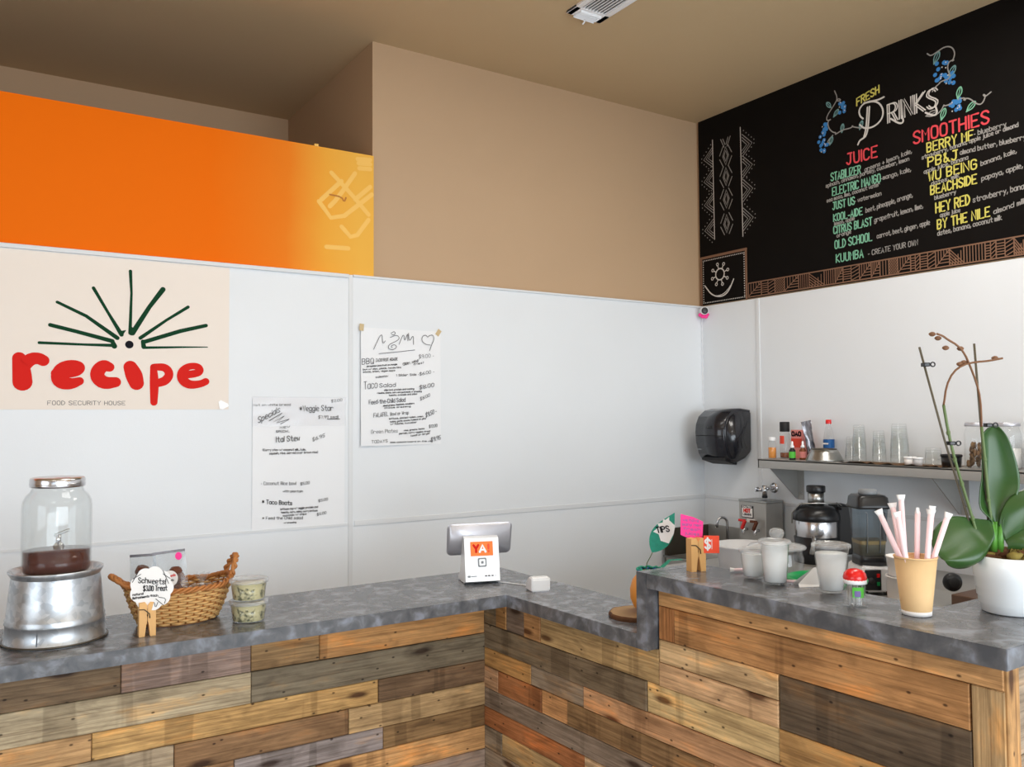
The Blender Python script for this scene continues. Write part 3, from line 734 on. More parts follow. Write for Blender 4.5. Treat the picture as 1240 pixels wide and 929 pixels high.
for (txt, x0, y0, x1, y1, h) in [('Not on white bread', 1.1, 1.573, 1.273, 1.576, 0.011), ('$2.00', 1.473, 1.591, 1.527, 1.598, 0.014), ('*Veggie Star', 1.317, 1.55, 1.481, 1.552, 0.029), ('$7.99 small', 1.409, 1.514, 1.508, 1.515, 0.016), ('Specials', 1.122, 1.495, 1.223, 1.547, 0.031), ('NEW', 1.223, 1.469, 1.268, 1.472, 0.01), ('SPECIAL', 1.205, 1.45, 1.268, 1.452, 0.011), ('Ital Stew', 1.206, 1.406, 1.317, 1.412, 0.028), ('$6.95', 1.38, 1.406, 1.44, 1.426, 0.019), ('[Curry stew w/ coconut milk, kale,', 1.144, 1.367, 1.347, 1.364, 0.011), ('squash, rice, served over brown rice]', 1.174, 1.35, 1.406, 1.35, 0.011), ('- Coconut Rice bowl', 1.136, 1.212, 1.3, 1.204, 0.017), ('$5.00', 1.322, 1.201, 1.366, 1.206, 0.014), ('with plantain', 1.239, 1.173, 1.333, 1.168, 0.011), ('* Taco Boats', 1.142, 1.126, 1.282, 1.111, 0.021), ('$5.00', 1.41, 1.117, 1.456, 1.124, 0.013), ('lettuce cup w/ veggie protein and', 1.228, 1.091, 1.407, 1.091, 0.01), ('tomato, corn, salsa, curry lettuce', 1.23, 1.076, 1.405, 1.074, 0.009), ('avocado w/ chips', 1.239, 1.061, 1.351, 1.062, 0.009), ('* Feed the Child salad', 1.144, 1.054, 1.333, 1.042, 0.014), ('$5.00', 1.403, 1.053, 1.448, 1.06, 0.013), ('w/ dressing', 1.244, 1.028, 1.302, 1.027, 0.007)]: write(b, txt, x0, y0, x1, y1, h*.86, FP2, .0015 if h > .02 else .0009, 'marker_black', None, .2)
for st in [[(1.174,1.506),(1.233,1.541),(1.192,1.499),(1.243,1.527),(1.207,1.495),(1.267,1.512),(1.226,1.49)],[(1.453,1.511),(1.515,1.511)]]: brushline(b, st, FP2, .0018, 'marker_black', 0)
b.build('handwriting', None, t, fix=False)
b = MB(); sheet(b, 1.095, 1.545, 1.48, 1.618, -.0085, 'film_shine', 20, 10, .006, seed=5); b.build('clear_tape', None, t, fix=False)
t = thing('menu_poster', 'handwritten white menu sheet with a swirl and heart heading, held by two tan tapes', 'poster', (0, WALLY, 0))
b = MB(); b.grid([[(1.622+.448*j/12, -.0022-.011*(1-j/12)-.0012*math.sin(i*.9+j*.5), 1.378+.584*i/14) for j in range(13)] for i in range(15)], 'thin_paper'); b.build('sheet', None, t, fix=False)
FP3 = ((0, -.0052-.02455*2.07, 0), (1, .02455, 0), (0, 0, 1))
b = MB()
for (txt, x0, y0, x1, y1, h) in [('BBQ', 1.627, 1.779, 1.689, 1.784, 0.032), ('JACKFRUIT HOAGIE', 1.7, 1.794, 1.821, 1.805, 0.017), ('$9.00 -', 1.941, 1.819, 2.028, 1.829, 0.02), ('(Slider, salad/', 1.849, 1.779, 1.941, 1.802, 0.016), ('fries)', 1.909, 1.781, 1.968, 1.795, 0.011), ('shredded jackfruit on hoagie', 1.651, 1.766, 1.817, 1.782, 0.008), ('bun w/ slaw, pickle, house bbq', 1.632, 1.75, 1.838, 1.767, 0.009), ('sauce, onion, vegan mayo', 1.632, 1.738, 1.805, 1.75, 0.009), ('coleslaw', 1.7, 1.713, 1.767, 1.721, 0.011), ('1 Slider Side -', 1.813, 1.724, 1.941, 1.732, 0.012), ('$6.00 -', 1.945, 1.731, 2.03, 1.748, 0.017), ('Taco', 1.638, 1.656, 1.708, 1.665, 0.042), ('Salad', 1.72, 1.667, 1.809, 1.673, 0.021), ('$8.00', 1.944, 1.66, 2.028, 1.676, 0.021), ('chip bowl, protein and cooking', 1.745, 1.65, 1.913, 1.659, 0.009), ('romaine, beans, corn and guacamole w/ dressing', 1.708, 1.635, 1.956, 1.647, 0.008), ('tomato, avocado and salsa', 1.771, 1.624, 1.929, 1.633, 0.009), ('Feed-the-Child Salad', 1.664, 1.583, 1.863, 1.597, 0.023), ('$8.00', 1.948, 1.603, 2.004, 1.625, 0.018), ('mixed greens, tomatoes, cucumbers', 1.741, 1.572, 1.913, 1.585, 0.009), ('choice dressing', 1.747, 1.561, 1.893, 1.57, 0.008), ('FALAFEL', 1.689, 1.518, 1.767, 1.525, 0.023), ('Bowl or Wrap', 1.78, 1.526, 1.882, 1.534, 0.018), ('$9.50 -', 1.98, 1.516, 2.042, 1.54, 0.026), ('lettuce, pickled radish, onion', 1.773, 1.507, 1.964, 1.518, 0.009), ('tahini, garlic sauce, hummus on pita', 1.777, 1.491, 1.98, 1.507, 0.009), ('w/ falafel, cucumber', 1.78, 1.479, 1.928, 1.489, 0.009), ('Green Plates', 1.675, 1.438, 1.82, 1.442, 0.02), ('rice, greens, beans', 1.856, 1.447, 1.972, 1.456, 0.009), ('plantain, curry veggies, bread', 1.828, 1.432, 2.005, 1.443, 0.008), ('(small or large)', 1.893, 1.419, 2.003, 1.431, 0.01), ('$12.00', 1.999, 1.462, 2.047, 1.467, 0.017), ('TODAYS', 1.678, 1.39, 1.764, 1.394, 0.016), ('see special board on the wall', 1.779, 1.39, 2.015, 1.392, 0.007), ('$9.95', 2.011, 1.39, 2.067, 1.403, 0.024)]:
    write(b, txt, x0, y0, x1, y1, h*.86, FP3, .0014 if h > .02 else .0009, 'marker_black' if h < .02 else 'marker_grey', None, .2)
b.build('handwriting', None, t, fix=False)
for k, st in enumerate([[(1.689, 1.856), (1.734, 1.948), (1.737, 1.882), (1.752, 1.9)], [(1.783, 1.94), (1.802, 1.951), (1.809, 1.941), (1.798, 1.93), (1.786, 1.935)], [(1.779, 1.919), (1.817, 1.934), (1.832, 1.918), (1.817, 1.903), (1.771, 1.883), (1.767, 1.862), (1.794, 1.856), (1.817, 1.871), (1.805, 1.885), (1.783, 1.877), (1.79, 1.867)], [(1.828, 1.886), (1.855, 1.947), (1.859, 1.898), (1.878, 1.951), (1.878, 1.906)], [(1.882, 1.945), (1.886, 1.899), (1.91, 1.942), (1.91, 1.889)], [(1.717, 1.835), (1.802, 1.845), (1.917, 1.861)], [(2.004, 1.861), (2.014, 1.89), (2.03, 1.919), (2.025, 1.944), (2.001, 1.94), (1.993, 1.928), (1.981, 1.942), (1.961, 1.934), (1.957, 1.909), (1.98, 1.892), (2.008, 1.89)]]):
    b = MB(); brushline(b, st, FP3, .0015, 'marker_grey', 2); b.build(('heading_letter', 'heading_swirl', 'heading_swirl', 'heading_letter', 'heading_letter', 'heading_underline', 'heart')[k], None, t, fix=False)
for (x, z, a) in ((1.625, 1.962, .1), (2.057, 1.957, .6)):
    b = MB(); b.box((x, -.0155 if x < 1.8 else -.0035, z), (.022, .0012, .034), rot=roty(a)); b.build('masking_tape', 'masking_tape', t)

# ------------------------------------------------------------------ counter: laminate worktop and plank clad fronts
ZL, ZR, TH = .892, 1.07, .042
t = thing('countertop', 'low mottled grey laminate counter top forming the inner corner', 'countertop', (0, 0, 0))
b = MB(); b.prism([(-1.9, 2.523), (1.602, 2.523), (1.630, 1.868), (1.902, 1.868), (1.901, 2.215), (1.893, 2.527), (1.891, 2.6), (1.878, 2.64), (1.878, 2.75), (1.874, 2.985), (1.86, 2.996), (-1.9, 2.95)], ZL-TH, ZL, bev=.0012); b.build('low_top', 'laminate', t)
t = thing('step_panel', 'short upright grey laminate panel between the low and raised counter tops', 'panel', (0, 0, 0))
b = MB(); b.prism([(1.6298, 1.868), (1.6314, 1.828), (1.868, 1.828), (1.868, 1.868)], ZL-TH, ZR, bev=.0012); b.build('panel', 'laminate', t)
t = thing('raised_countertop', 'raised grey laminate counter top along the right wing', 'countertop', (0, 0, 0))
b = MB(); b.prism([(1.6314, 1.827), (1.669, .853), (3.4, .90), (3.4, 1.15), (1.912, 1.122), (1.868, 1.827)], ZR-TH, ZR, bev=.0012); b.build('raised_top', 'laminate', t)
def plank_face(mb, uvl, cl, o, u, n, s0, s1, z0, z1, col, seed, dz=0.0, vert=False):
    r = random.Random(seed); d = r.uniform(0, .004); g = .0009
    s0 += g; s1 -= g; z0 += g; z1 -= g
    c = [v*r.uniform(.93, 1.06) for v in lin(col)]
    P = lambda s, z, q: Vector((o[0]+u[0]*s+n[0]*q, o[1]+u[1]*s+n[1]*q, z))
    q0 = -d; q1 = .018; bv = .002
    vs = [P(s0+bv, z0+bv, q0), P(s1-bv, z0+bv, q0), P(s1-bv, z1-bv, q0), P(s0+bv, z1-bv, q0), P(s0, z0, q0+bv), P(s1, z0, q0+bv), P(s1, z1, q0+bv), P(s0, z1, q0+bv), P(s0, z0, q1), P(s1, z0, q1), P(s1, z1, q1), P(s0, z1, q1)]
    st = [(s0, z0), (s1, z0), (s1, z1), (s0, z1)]*3
    fs = [(0, 1, 2, 3), (4, 5, 1, 0), (5, 6, 2, 1), (6, 7, 3, 2), (7, 4, 0, 3), (8, 9, 5, 4), (9, 10, 6, 5), (10, 11, 7, 6), (11, 8, 4, 7)]
    bv_ = [mb.bm.verts.new(v) for v in vs]; i = mb.mi('reclaimed_wood'); k1, k2 = r.uniform(0, 40), r.uniform(0, 40)
    for f in fs:
        fc = mb.bm.faces.new([bv_[k] for k in f]); fc.material_index = i
        for lp, k in zip(fc.loops, f):
            a, bq = st[k]
            lp[uvl].uv = (bq+k1, a+k2) if vert else (a+k1, bq+k2); lp[cl] = (*c, 1)
def plank_mesh():
    mb = MB(); return mb, mb.bm.loops.layers.uv.new('UVMap'), mb.bm.loops.layers.float_color.new('plank')
GREY=(168,150,128); LGREY=(198,174,146); DBROWN=(136,108,80); DGREY=(138,119,100); BROWN=(164,126,86); ORANGE=(206,152,98); BORANGE=(224,172,112); TAN=(208,166,120); LTAN=(230,196,146); GBLUE=(164,154,144); RED=(196,128,78); DARK=(112,92,74)
t = thing('plank_counter', 'reclaimed plank counter front on the left, parallel to the white wall', 'counter', (0, 0, 0))
LW = [(.8495,.798,[(-1.9,-.4,BROWN),(-.4,.7,TAN),(.7,1.3,ORANGE),(1.3,1.66,BROWN)]),
 (.798,.712,[(-1.9,-.75,GREY),(-.75,.392,DBROWN),(.392,.771,GREY),(.771,.998,BROWN),(.998,1.66,ORANGE)]),
 (.712,.613,[(-1.9,-.5,TAN),(-.5,.772,LGREY),(.772,1.66,DGREY)]),
 (.613,.533,[(-1.9,-.9,BROWN),(-.9,.317,TAN),(.317,1.209,BORANGE),(1.209,1.66,DBROWN)]),
 (.533,.448,[(-1.9,-.3,DGREY),(-.3,.542,LGREY),(.542,1.1,BROWN),(1.1,1.66,TAN)]),
 (.448,.372,[(-1.9,0,LGREY),(0,.721,BROWN),(.721,1.227,GBLUE),(1.227,1.66,BROWN)]),
 (.372,.287,[(-1.9,.1,DBROWN),(.1,.985,GREY),(.985,1.66,BORANGE)]),
 (.287,.2,[(-1.9,.3,TAN),(.3,1.309,BROWN),(1.309,1.66,GREY)]),
 (.2,.1,[(-1.9,.6,ORANGE),(.6,1.66,DBROWN)]), (.1,.0,[(-1.9,-.2,GREY),(-.2,1.66,BROWN)])]
b, uvl, cl = plank_mesh(); sd = 100
for (z1, z0, ps) in LW:
    for (s0, s1, c) in ps: plank_face(b, uvl, cl, (0, 2.733), (1, 0), (0, 1), s0, min(s1, 1.638), z0, z1, c, sd); sd += 1
b.build('plank_cladding', None, t)
b = MB(); b.box((-.14, 2.845, .424), (3.5, .18, .848)); b.build('core', 'paper_white', t)
t = thing('plank_counter', 'reclaimed plank counter front on the right, running towards the camera under the raised top', 'counter', (0, 0, 0))
ul = math.hypot(.0394, 1); U = (.0394/ul, -1/ul); NV = (1/ul, .0394/ul); O = (1.602+NV[0]*.045, 2.523+NV[1]*.045)
RW = [(.975,.88,[(.703,.763,RED,1),(.763,1.578,ORANGE)]),
 (1.0275,.975,[(.703,1.645,BORANGE)]),
 (.8495,.748,[(-.226,-.135,DGREY),(-.135,-.067,ORANGE),(-.067,.044,DGREY),(.044,.14,ORANGE),(.14,.702,TAN)]),
 (.88,.815,[(.703,1.113,LTAN)]), (.815,.748,[(.703,1.113,LTAN)]),
 (.88,.748,[(1.115,1.58,DARK)]),
 (.748,.66,[(-.226,.652,DGREY),(.652,1.112,LTAN),(1.112,1.58,ORANGE)]),
 (.66,.592,[(-.226,.081,ORANGE),(.081,.365,GREY),(.365,1.241,TAN),(1.241,1.58,LTAN)]),
 (.592,.513,[(-.226,-.117,TAN),(-.117,.143,RED),(.143,.281,BORANGE),(.281,.9,BROWN),(.9,1.58,TAN)]),
 (.513,.442,[(-.226,.67,GREY),(.67,1.2,TAN),(1.2,1.58,BROWN)]),
 (.442,.372,[(-.226,.366,RED),(.366,1.0,LTAN),(1.0,1.58,GREY)]),
 (.372,.293,[(-.226,-.098,GREY),(-.098,.6,TAN),(.6,1.58,BROWN)]),
 (.293,.215,[(-.226,.35,GREY),(.35,1.58,ORANGE)]), (.215,.1,[(-.226,.7,BROWN),(.7,1.58,GREY)]), (.1,0,[(-.226,1.0,TAN),(1.0,1.58,DGREY)]),
 (.975,0,[(1.58,1.646,TAN,1)])]
b, uvl, cl = plank_mesh()
for (z1, z0, ps) in RW:
    for p in ps: plank_face(b, uvl, cl, O, U, NV, p[0], p[1], z0, z1, p[2], sd, vert=len(p) > 3); sd += 1
b.build('plank_cladding', None, t)
b, uvl, cl = plank_mesh()
E0 = (O[0]+U[0]*1.647, O[1]+U[1]*1.647)
plank_face(b, uvl, cl, E0, (NV[0], NV[1]), (-U[0], -U[1]), .0, .05, 0, 1.0275, ORANGE, 900, vert=True)
b.build('corner_post', None, t)
b, uvl, cl = plank_mesh()
for k, (z0, z1, c) in enumerate(((0, .2, GREY), (.2, .42, BROWN), (.42, .62, GREY), (.62, .84, LGREY), (.84, 1.0275, GREY))): plank_face(b, uvl, cl, E0, (NV[0], NV[1]), (-U[0], -U[1]), .05, 1.6, z0, z1, c, 910+k)
b.build('end_cladding', None, t)
b = MB()
pp = lambda s, q: (O[0]+U[0]*s+NV[0]*q, O[1]+U[1]*s+NV[1]*q)
b.prism([pp(-.18, .019), pp(.70, .019), pp(.70, .2), pp(-.18, .2)], 0, ZL-TH-.001); b.prism([pp(.70, .019), pp(1.627, .019), pp(1.627, .19), pp(.70, .19)], 0, ZR-TH-.001); b.build('core', 'paper_white', t)

# ------------------------------------------------------------------ things on the low counter
VA = -0.5739                                   # turned square to the view
# drink dispenser on its bucket
t = thing('metal_bucket', 'upturned galvanized metal bucket standing on the counter as a pedestal', 'bucket', (.223, 2.762, ZL))
b = MB(); b.lathe([(.1335, .0), (.1345, .004), (.131, .008), (.128, .03), (.1265, .052), (.1295, .056), (.1265, .06), (.1285, .066), (.1255, .070), (.1200, .13), (.1145, .178), (.113, .184)], n=64, m='galvanized'); b.build('body', None, t)
b = MB(); b.lathe([(.113, .180), (.119, .190), (.1225, .197), (.122, .201), (.116, .199), (.110, .190), (.105, .185), (.02, .184), (.0001, .184)], n=64, m='galvanized'); b.build('rim', None, t)
b = MB(); b.tube([(.1345*math.cos(a*PI/32), .1345*math.sin(a*PI/32), .004) for a in range(64)], .003, 6, closed=True); b.build('base_bead', 'steel_dark', t)
b = MB(); b.tube([(-.055, -.1185, .01), (-.051, -.108, .09), (-.046, -.103, .178)], .0018, 6); b.build('seam', 'galvanized', t)
t = thing('drink_dispenser', 'glass drink dispenser jar of brown tea with a silver lid on the bucket', 'drink dispenser', (.223, 2.762, ZL+.186))
b = MB(); b.lathe([(.0001, .002), (.086, .002), (.0905, .010), (.0905, .19), (.088, .208), (.080, .224), (.070, .234), (.066, .244), (.066, .262), (.063, .262), (.063, .244), (.068, .232), (.078, .221), (.0855, .206), (.0875, .19), (.0875, .012), (.084, .006), (.0001, .006)], n=64, m='jar_glass'); b.build('glass_jar', None, t)
b = MB(); b.lathe([(.0001, .0075), (.083, .0075), (.0865, .013), (.0865, .066), (.0001, .066)], n=48, m='tea'); b.build('tea', None, t)
b = MB(); b.lathe([(.0665, .246), (.0715, .248), (.0720, .252), (.0720, .268), (.0700, .273), (.0660, .2745), (.0001, .2745)], n=64, m='chrome'); b.lathe([(.0722, .254), (.0732, .256), (.0722, .258)], n=64, m='chrome'); b.build('lid', None, t)
sp = MB(); sp.tube([(.012, .080, .06), (.012, .112, .06)], .009, 12, 'chrome'); sp.tube([(.012, .104, .064), (.012, .104, .098)], .008, 12, 'chrome'); sp.solid([(.016, 0), (.016, .006)], c=(.012, .0895, .06), rot=rotx(-PI/2), n=20, m='chrome'); sp.tube([(.012, .106, .06), (.012, .108, .034)], .007, 10, 'chrome'); s = sp.build('spigot', None, t)
b = MB(); b.box((.022, .104, .102), (.044, .012, .008), rot=roty(-.35), bev=.002); b.build('lever', 'steel_dull', s)

# big clothespin holding the scalloped card
def clothespin(label, loc, rz, h, w):
    t = thing('clothespin_stand', label, 'clothespin', loc, rz)
    for sg in (1, -1):
        b = MB()
        b.frame_prism([(sg*w*.16, h), (sg*w*.5, h*.98), (sg*w*.5, .0), (sg*w*.16, .0), (sg*w*.08, h*.32), (sg*w*.015, h*.46), (sg*w*.015, h*.52), (sg*w*.04, h*.62), (sg*w*.015, h*.7), (sg*w*.015, h*.9)][::(1 if sg < 0 else -1)], ((0, 0, 0), (1, 0, 0), (0, 0, 1)), -.014, .014)
        b.build('wooden_half', 'wood_clip', t)
    b = MB()
    for k in range(5): b.tube([(.007*math.cos(a*PI/6), -.012+k*.005+a*.0004, h*.52+.007*math.sin(a*PI/6)) for a in range(13)], .0013, 5)
    b.tube([(-w*.51, -.0146, h*.80), (-w*.2, -.0158, h*.79), (w*.1, -.0158, h*.66), (.006, -.0155, h*.53)], .0014, 6)
    b.tube([(w*.51, .0146, h*.80), (w*.2, .0158, h*.79), (0, .0158, h*.66), (.006, .0125, h*.53)], .0014, 6)
    b.build('wire_spring', 'wire_dark', t)
    return t
clothespin('wooden clothespin stand clamping the scalloped price card in front of the wicker basket', (.447, 2.648, ZL), VA+.55, .098, .045)
t = thing('price_card', 'white scalloped price card clipped in front of the wicker basket', 'sign', (.463, 2.655, ZL+.127), VA+.25)
b = MB(); poly = []
for k in range(90):
    a = 2*PI*k/90; r = .97+.10*abs(math.cos(a*4.5))
    poly.append((.056*r*math.cos(a), .059*r*math.sin(a)+.0))
b.frame_prism(poly, ((0, -.0155, .008), (1, 0, 0), (0, .08, .9968)), 0, .0016)
b.build('card', 'paper_white', t)
FC = ((0, -.0179, .008), (1, 0, 0), (0, .08, .9968))
b = MB(); write(b, 'Schweets!', -.036, .018, .038, .010, .015, FC, .0011, 'marker_black'); write(b, '$3.00 Treat', -.022, -.006, .042, -.008, .014, FC, .0011, 'marker_black'); write(b, 'natural', -.05, -.018, -.022, -.016, .006, FC, .0007, 'marker_black'); write(b, 'Refreshments', -.05, -.028, -.006, -.024, .006, FC, .0007, 'marker_black'); write(b, 'each', -.002, -.022, .018, -.024, .006, FC, .0007, 'marker_black')
for st in ([(-.05,.03),(-.03,.042)], [(-.052,.02),(-.036,.05)], [(.03,.04),(.05,.026)], [(.03,.05),(.046,.012)], [(.012,-.03),(.034,-.05)], [(.02,-.026),(.04,-.03),(.036,-.044)], [(.008,-.04),(.012,-.056),(.018,-.04)]): brushline(b, st, FC, .0008, 'marker_black')
b.build('handwriting', None, t, fix=False)

# wicker basket
BKT = (.563, 2.79, ZL); BRZ = .06
t = thing('wicker_basket', 'oval wicker basket of wrapped pastries with a braided handle at each end', 'basket', BKT, BRZ)
def brad(z):
    f = z/.11; g = f**.8
    return .108+(.158-.108)*g, .074+(.108-.074)*g
def bp_(a, z, off=0.0):
    rx, ry = brad(z); flare = .018*max(0, math.cos(2*a))*(z/.11)**2
    return Vector(((rx+off)*math.cos(a), (ry+off)*math.sin(a), z+flare))
NS = 34
for i in range(16):
    pass
b = MB()
rows = 13
for i in range(rows):
    z = .007+i*.0079; pts = []
    N = NS*4
    for k in range(N):
        a = 2*PI*k/N; pts.append(bp_(a, z, .0052*math.sin(a*NS/2+(i % 2)*PI)))
    b.tube(pts, .0043, 5, 'wicker', closed=True)
b.build('woven_side', None, t)
b = MB()
for k in range(NS):
    a = 2*PI*(k+.5)/NS; b.tube([bp_(a, .003), bp_(a, .04), bp_(a, .075), bp_(a, .108)], .0026, 5, 'wicker_dark')
b.build('stake', None, t)['kind'] = 'stuff'
b = MB(); b.prism([(.106*math.cos(k*PI/16), .073*math.sin(k*PI/16)) for k in range(32)], .0, .006); b.build('base', 'wicker_dark', t)
b = MB()
for q in range(3):
    pts = []
    for k in range(120):
        a = 2*PI*k/120; ph = a*15+q*2*PI/3; p = bp_(a, .109, .006*math.cos(ph)); p.z += .0055*math.sin(ph); pts.append(p)
    b.tube(pts, .0048, 6, 'wicker_dark', closed=True)
b.build('braided_rim', None, t)
for sg in (1, -1):
    b = MB()
    for q in range(2):
        pts = []
        for k in range(41):
            u = k/40; a = PI*u; lean = .030 if sg > 0 else .052; hh = .062 if sg > 0 else .034
            y = .034*math.cos(a); x = sg*(.152+lean*math.sin(a)**1.2*.8); z = .122+hh*math.sin(a); ph = u*26+q*PI
            pts.append((x+.005*math.cos(ph), y+.003*math.sin(ph), z+.004*math.sin(ph)))
        b.tube(pts, .0056, 7, 'wicker_dark')
    b.build('handle', None, t)
# pastries in clear bags
def pillow(mb, w, h, d, m, n=10, top=.0, seed=0):
    r = random.Random(seed)
    for sg in (1, -1):
        rows = []
        for i in range(n+1):
            row = []
            for j in range(n+1):
                u, v = j/n*2-1, i/n; e = max(0, (1-u*u))**.5*max(0, math.sin(PI*min(1, v*1.02)))**.6
                bulge = d*e*(1-.65*v)
                row.append((u*w/2*(1-.06*v), sg*(bulge+.0005)+r.uniform(-.0012, .0012), v*h))
            rows.append(row if sg > 0 else row[::-1])
        mb.grid(rows, m)
def pastry_bag(label, loc, rz, w, h, tilt, lean, sticker, seed):
    o = thing('pastry_bag', label, 'bag', loc, rz, None); o.rotation_euler = (tilt, lean, rz)
    b = MB(); pillow(b, w, h, .022, 'bag_clear', seed=seed); b.build('clear_bag', None, o, fix=False)
    b = MB(); r = random.Random(seed)
    for k in range(7): b.blob((r.uniform(-w*.3, w*.3), r.uniform(-.004, .006),   .016+h*.095*k), .02, 'pastry', jit=.25, seed=seed+k, d=(1.1, .6, .9))
    b.build('pastry', None, o)
    b = MB(); b.box((0, 0, h*.985), (w*.94, .003, .008), 'foil'); b.build('seal', None, o)
    if sticker:
        F = ((0, -.0235, 0), (1, 0, 0), (0, 0, 1))
        b = MB(); b.frame_prism([(.006+.022*math.cos(k*PI/12), h*.56+.024*math.sin(k*PI/12)) for k in range(24)], F, 0, .001, 'skin_label'); lb = b.build('round_label', None, o)
        b = MB(); write(b, 'homemade', -.010, h*.56+.004, .022, h*.56+.006, .007, ((0, -.0247, 0), (1, 0, 0), (0, 0, 1)), .0006, 'print_red'); write(b, 'sweets', -.004, h*.56-.009, .016, h*.56-.008, .006, ((0, -.0247, 0), (1, 0, 0), (0, 0, 1)), .0006, 'marker_black'); b.build('print', None, lb, fix=False)
        b = MB(); b.frame_prism([(w*.3+.010*math.cos(k*PI/8), h*.9+.012*math.sin(k*PI/8)) for k in range(16)], ((0, -.009, 0), (1, 0, 0), (0, 0, 1)), 0, .001, 'hot_pink'); b.build('pink_sticker', None, o)
    return o
pastry_bag('tall clear pastry bag with a round label and pink sticker in the basket', (.545, 2.768, ZL+.030), VA+.1, .104, .188, -.08, -.12, True, 1)
pastry_bag('plain clear pastry bag standing behind the labelled bag at the left of the basket', (.470, 2.832, ZL+.055), VA+.1, .082, .150, -.03, -.05, False, 2)
o = thing('pastry_bag', 'twisted cellophane bag of pastry lying low at the right of the basket', 'bag', (.632, 2.790, ZL+.058), .1)
b = MB(); b.blob((0, 0, .022), .045, 'bag_clear', jit=.16, seed=5, d=(1.25, .9, .62)); b.build('clear_bag', None, o)
b = MB()
for k in range(6): b.blob((-.03+.012*k, .004*(k % 2), .016), .017, 'pastry', jit=.2, seed=30+k)
b.build('pastry', None, o)
b = MB()
for k in range(7):
    a = 2*PI*k/7; b.grid([[(.004*math.cos(a), .004*math.sin(a), .046), (.004*math.cos(a+.7), .004*math.sin(a+.7), .046)], [(.026*math.cos(a), .026*math.sin(a), .082), (.022*math.cos(a+.9), .022*math.sin(a+.9), .076)]], 'bag_clear')
b.build('ruffle', None, o)
b = MB(); b.solid([(.007, .043), (.007, .049)], n=12, m='white_plastic'); b.build('twist_tie', None, o)

# stacked deli tubs of potato salad
def deli_tub(label, z):
    o = thing('deli_tub', label, 'food tub', (.744, 2.664, z), .2)
    b = MB(); b.lathe([(.0001, .001), (.046, .001), (.0475, .003), (.0545, .058), (.0535, .058), (.0467, .004), (.0001, .003)], n=40, m='cup_clear'); b.build('tub', None, o)
    b = MB(); b.solid([(.0460, .004), (.0464, .006), (.0520, .050)], n=36, m='potato_salad'); b.build('potato_salad', None, o)
    b = MB(); b.lathe([(.0548, .052), (.0582, .053), (.0590, .058), (.0580, .0635), (.052, .0655), (.050, .0625), (.0001, .0625)], n=44, m='lid_clear'); b.build('lid', None, o)
deli_tub('clear tub of potato salad, the lower of the stacked pair', ZL); deli_tub('clear tub of potato salad, stacked on top of the other tub', ZL+.0655)

# till: white stand with tablet and card reader
t = thing('register_stand', 'white register stand with a square symbol, orange sticker and silver tablet', 'cash register', (1.632, 2.737, ZL), VA+.26)
b = MB()
b.frame_prism([(-.012, .012), (.018, .002), (.125, .002), (.125, .012), (.092, .040), (.064, .150), (.036, .176), (.018, .168)], ((-.066, 0, 0), (0, 1, 0), (0, 0, 1)), 0, .132, 'white_gloss'); b.build('stand', None, t)
FR_ = Vector((0, .030, .156)).normalized(); FRO = Vector((0, -.0128, .0118))
b = MB(); b.prism([(.045*math.cos(k*PI/16), .055+.038*math.sin(k*PI/16)) for k in range(32)], 0, .004, 'black_plastic'); b.box((-.046, .02, .001), (.03, .03, .004), 'black_plastic'); b.box((.046, .02, .001), (.03, .03, .004), 'black_plastic'); b.build('foot', None, t)
FT = (FRO, Vector((1, 0, 0)), FR_)
b = MB(); b.frame_prism([(-.043, .094), (.043, .094), (.043, .147), (-.043, .147)], FT, .0004, .0012, 'orange_print'); st_ = b.build('orange_sticker', None, t)
FT2 = (FRO-Vector((1, 0, 0)).cross(FR_)*0, Vector((1, 0, 0)), FR_)
b = MB()
b.brush([(-.031, .134, .0042), (-.022, .121, .0042), (-.022, .109, .0042)], FT, 'print_red', eps=.0016); b.brush([(-.013, .134, .0042), (-.022, .121, .0042)], FT, 'print_red', eps=.0018)
b.brush([(-.008, .109, .0042), (.003, .134, .0042), (.014, .109, .0042)], FT, 'white_plastic', eps=.002); b.brush([(-.003, .116, .003), (.009, .116, .003)], FT, 'white_plastic', eps=.0022)
b.brush([(.026, .134, .0042), (.026, .120, .0038)], FT, 'post_red', eps=.0016); b.disc(.026, .110, .004, FT, 'post_red', eps=.0016)
b.build('sticker_lettering', None, st_, fix=False)
b = MB()
for r_, m_ in ((.0165, 'grey_plastic'), (.0115, 'white_gloss'), (.0048, 'grey_plastic')):
    e_ = {.0165: .0006, .0115: .0012, .0048: .0018}[r_]
    b.frame_prism([(x*r_, .070+y*r_) for x, y in ((-1, -.8), (-.8, -1), (.8, -1), (1, -.8), (1, .8), (.8, 1), (-.8, 1), (-1, .8))], FT, .0003, e_, m_)
b.build('square_symbol', None, t)
b = MB()
b.brush([(-.055, .020, .0035), (-.050, .020, .0035)], FT, 'grey_plastic'); write(b, 'BrandPay', -.044, .018, -.022, .018, .004, FT, .0006, 'marker_grey') if False else b.brush([(-.044, .020, .0014), (-.024, .020, .0014)], FT, 'grey_plastic')
for x in (.012, .024, .037): b.brush([(x-.0022, .020, .0022), (x+.0022, .020, .0022)], FT, 'marker_grey')
for x in (-.012, -.002, .048): b.brush([(x-.003, .020, .0012), (x+.003, .020, .0012)], FT, 'silver_case')
b.build('payment_marks', None, t, fix=False)
rrect = []
for cx_, cz_, a0 in ((.104, .049, 0), (-.104, .049, PI/2), (-.104, -.049, PI), (.104, -.049, 1.5*PI)): rrect += [(cx_+.020*math.cos(a0+k*PI/12), cz_+.020*math.sin(a0+k*PI/12)) for k in range(7)]
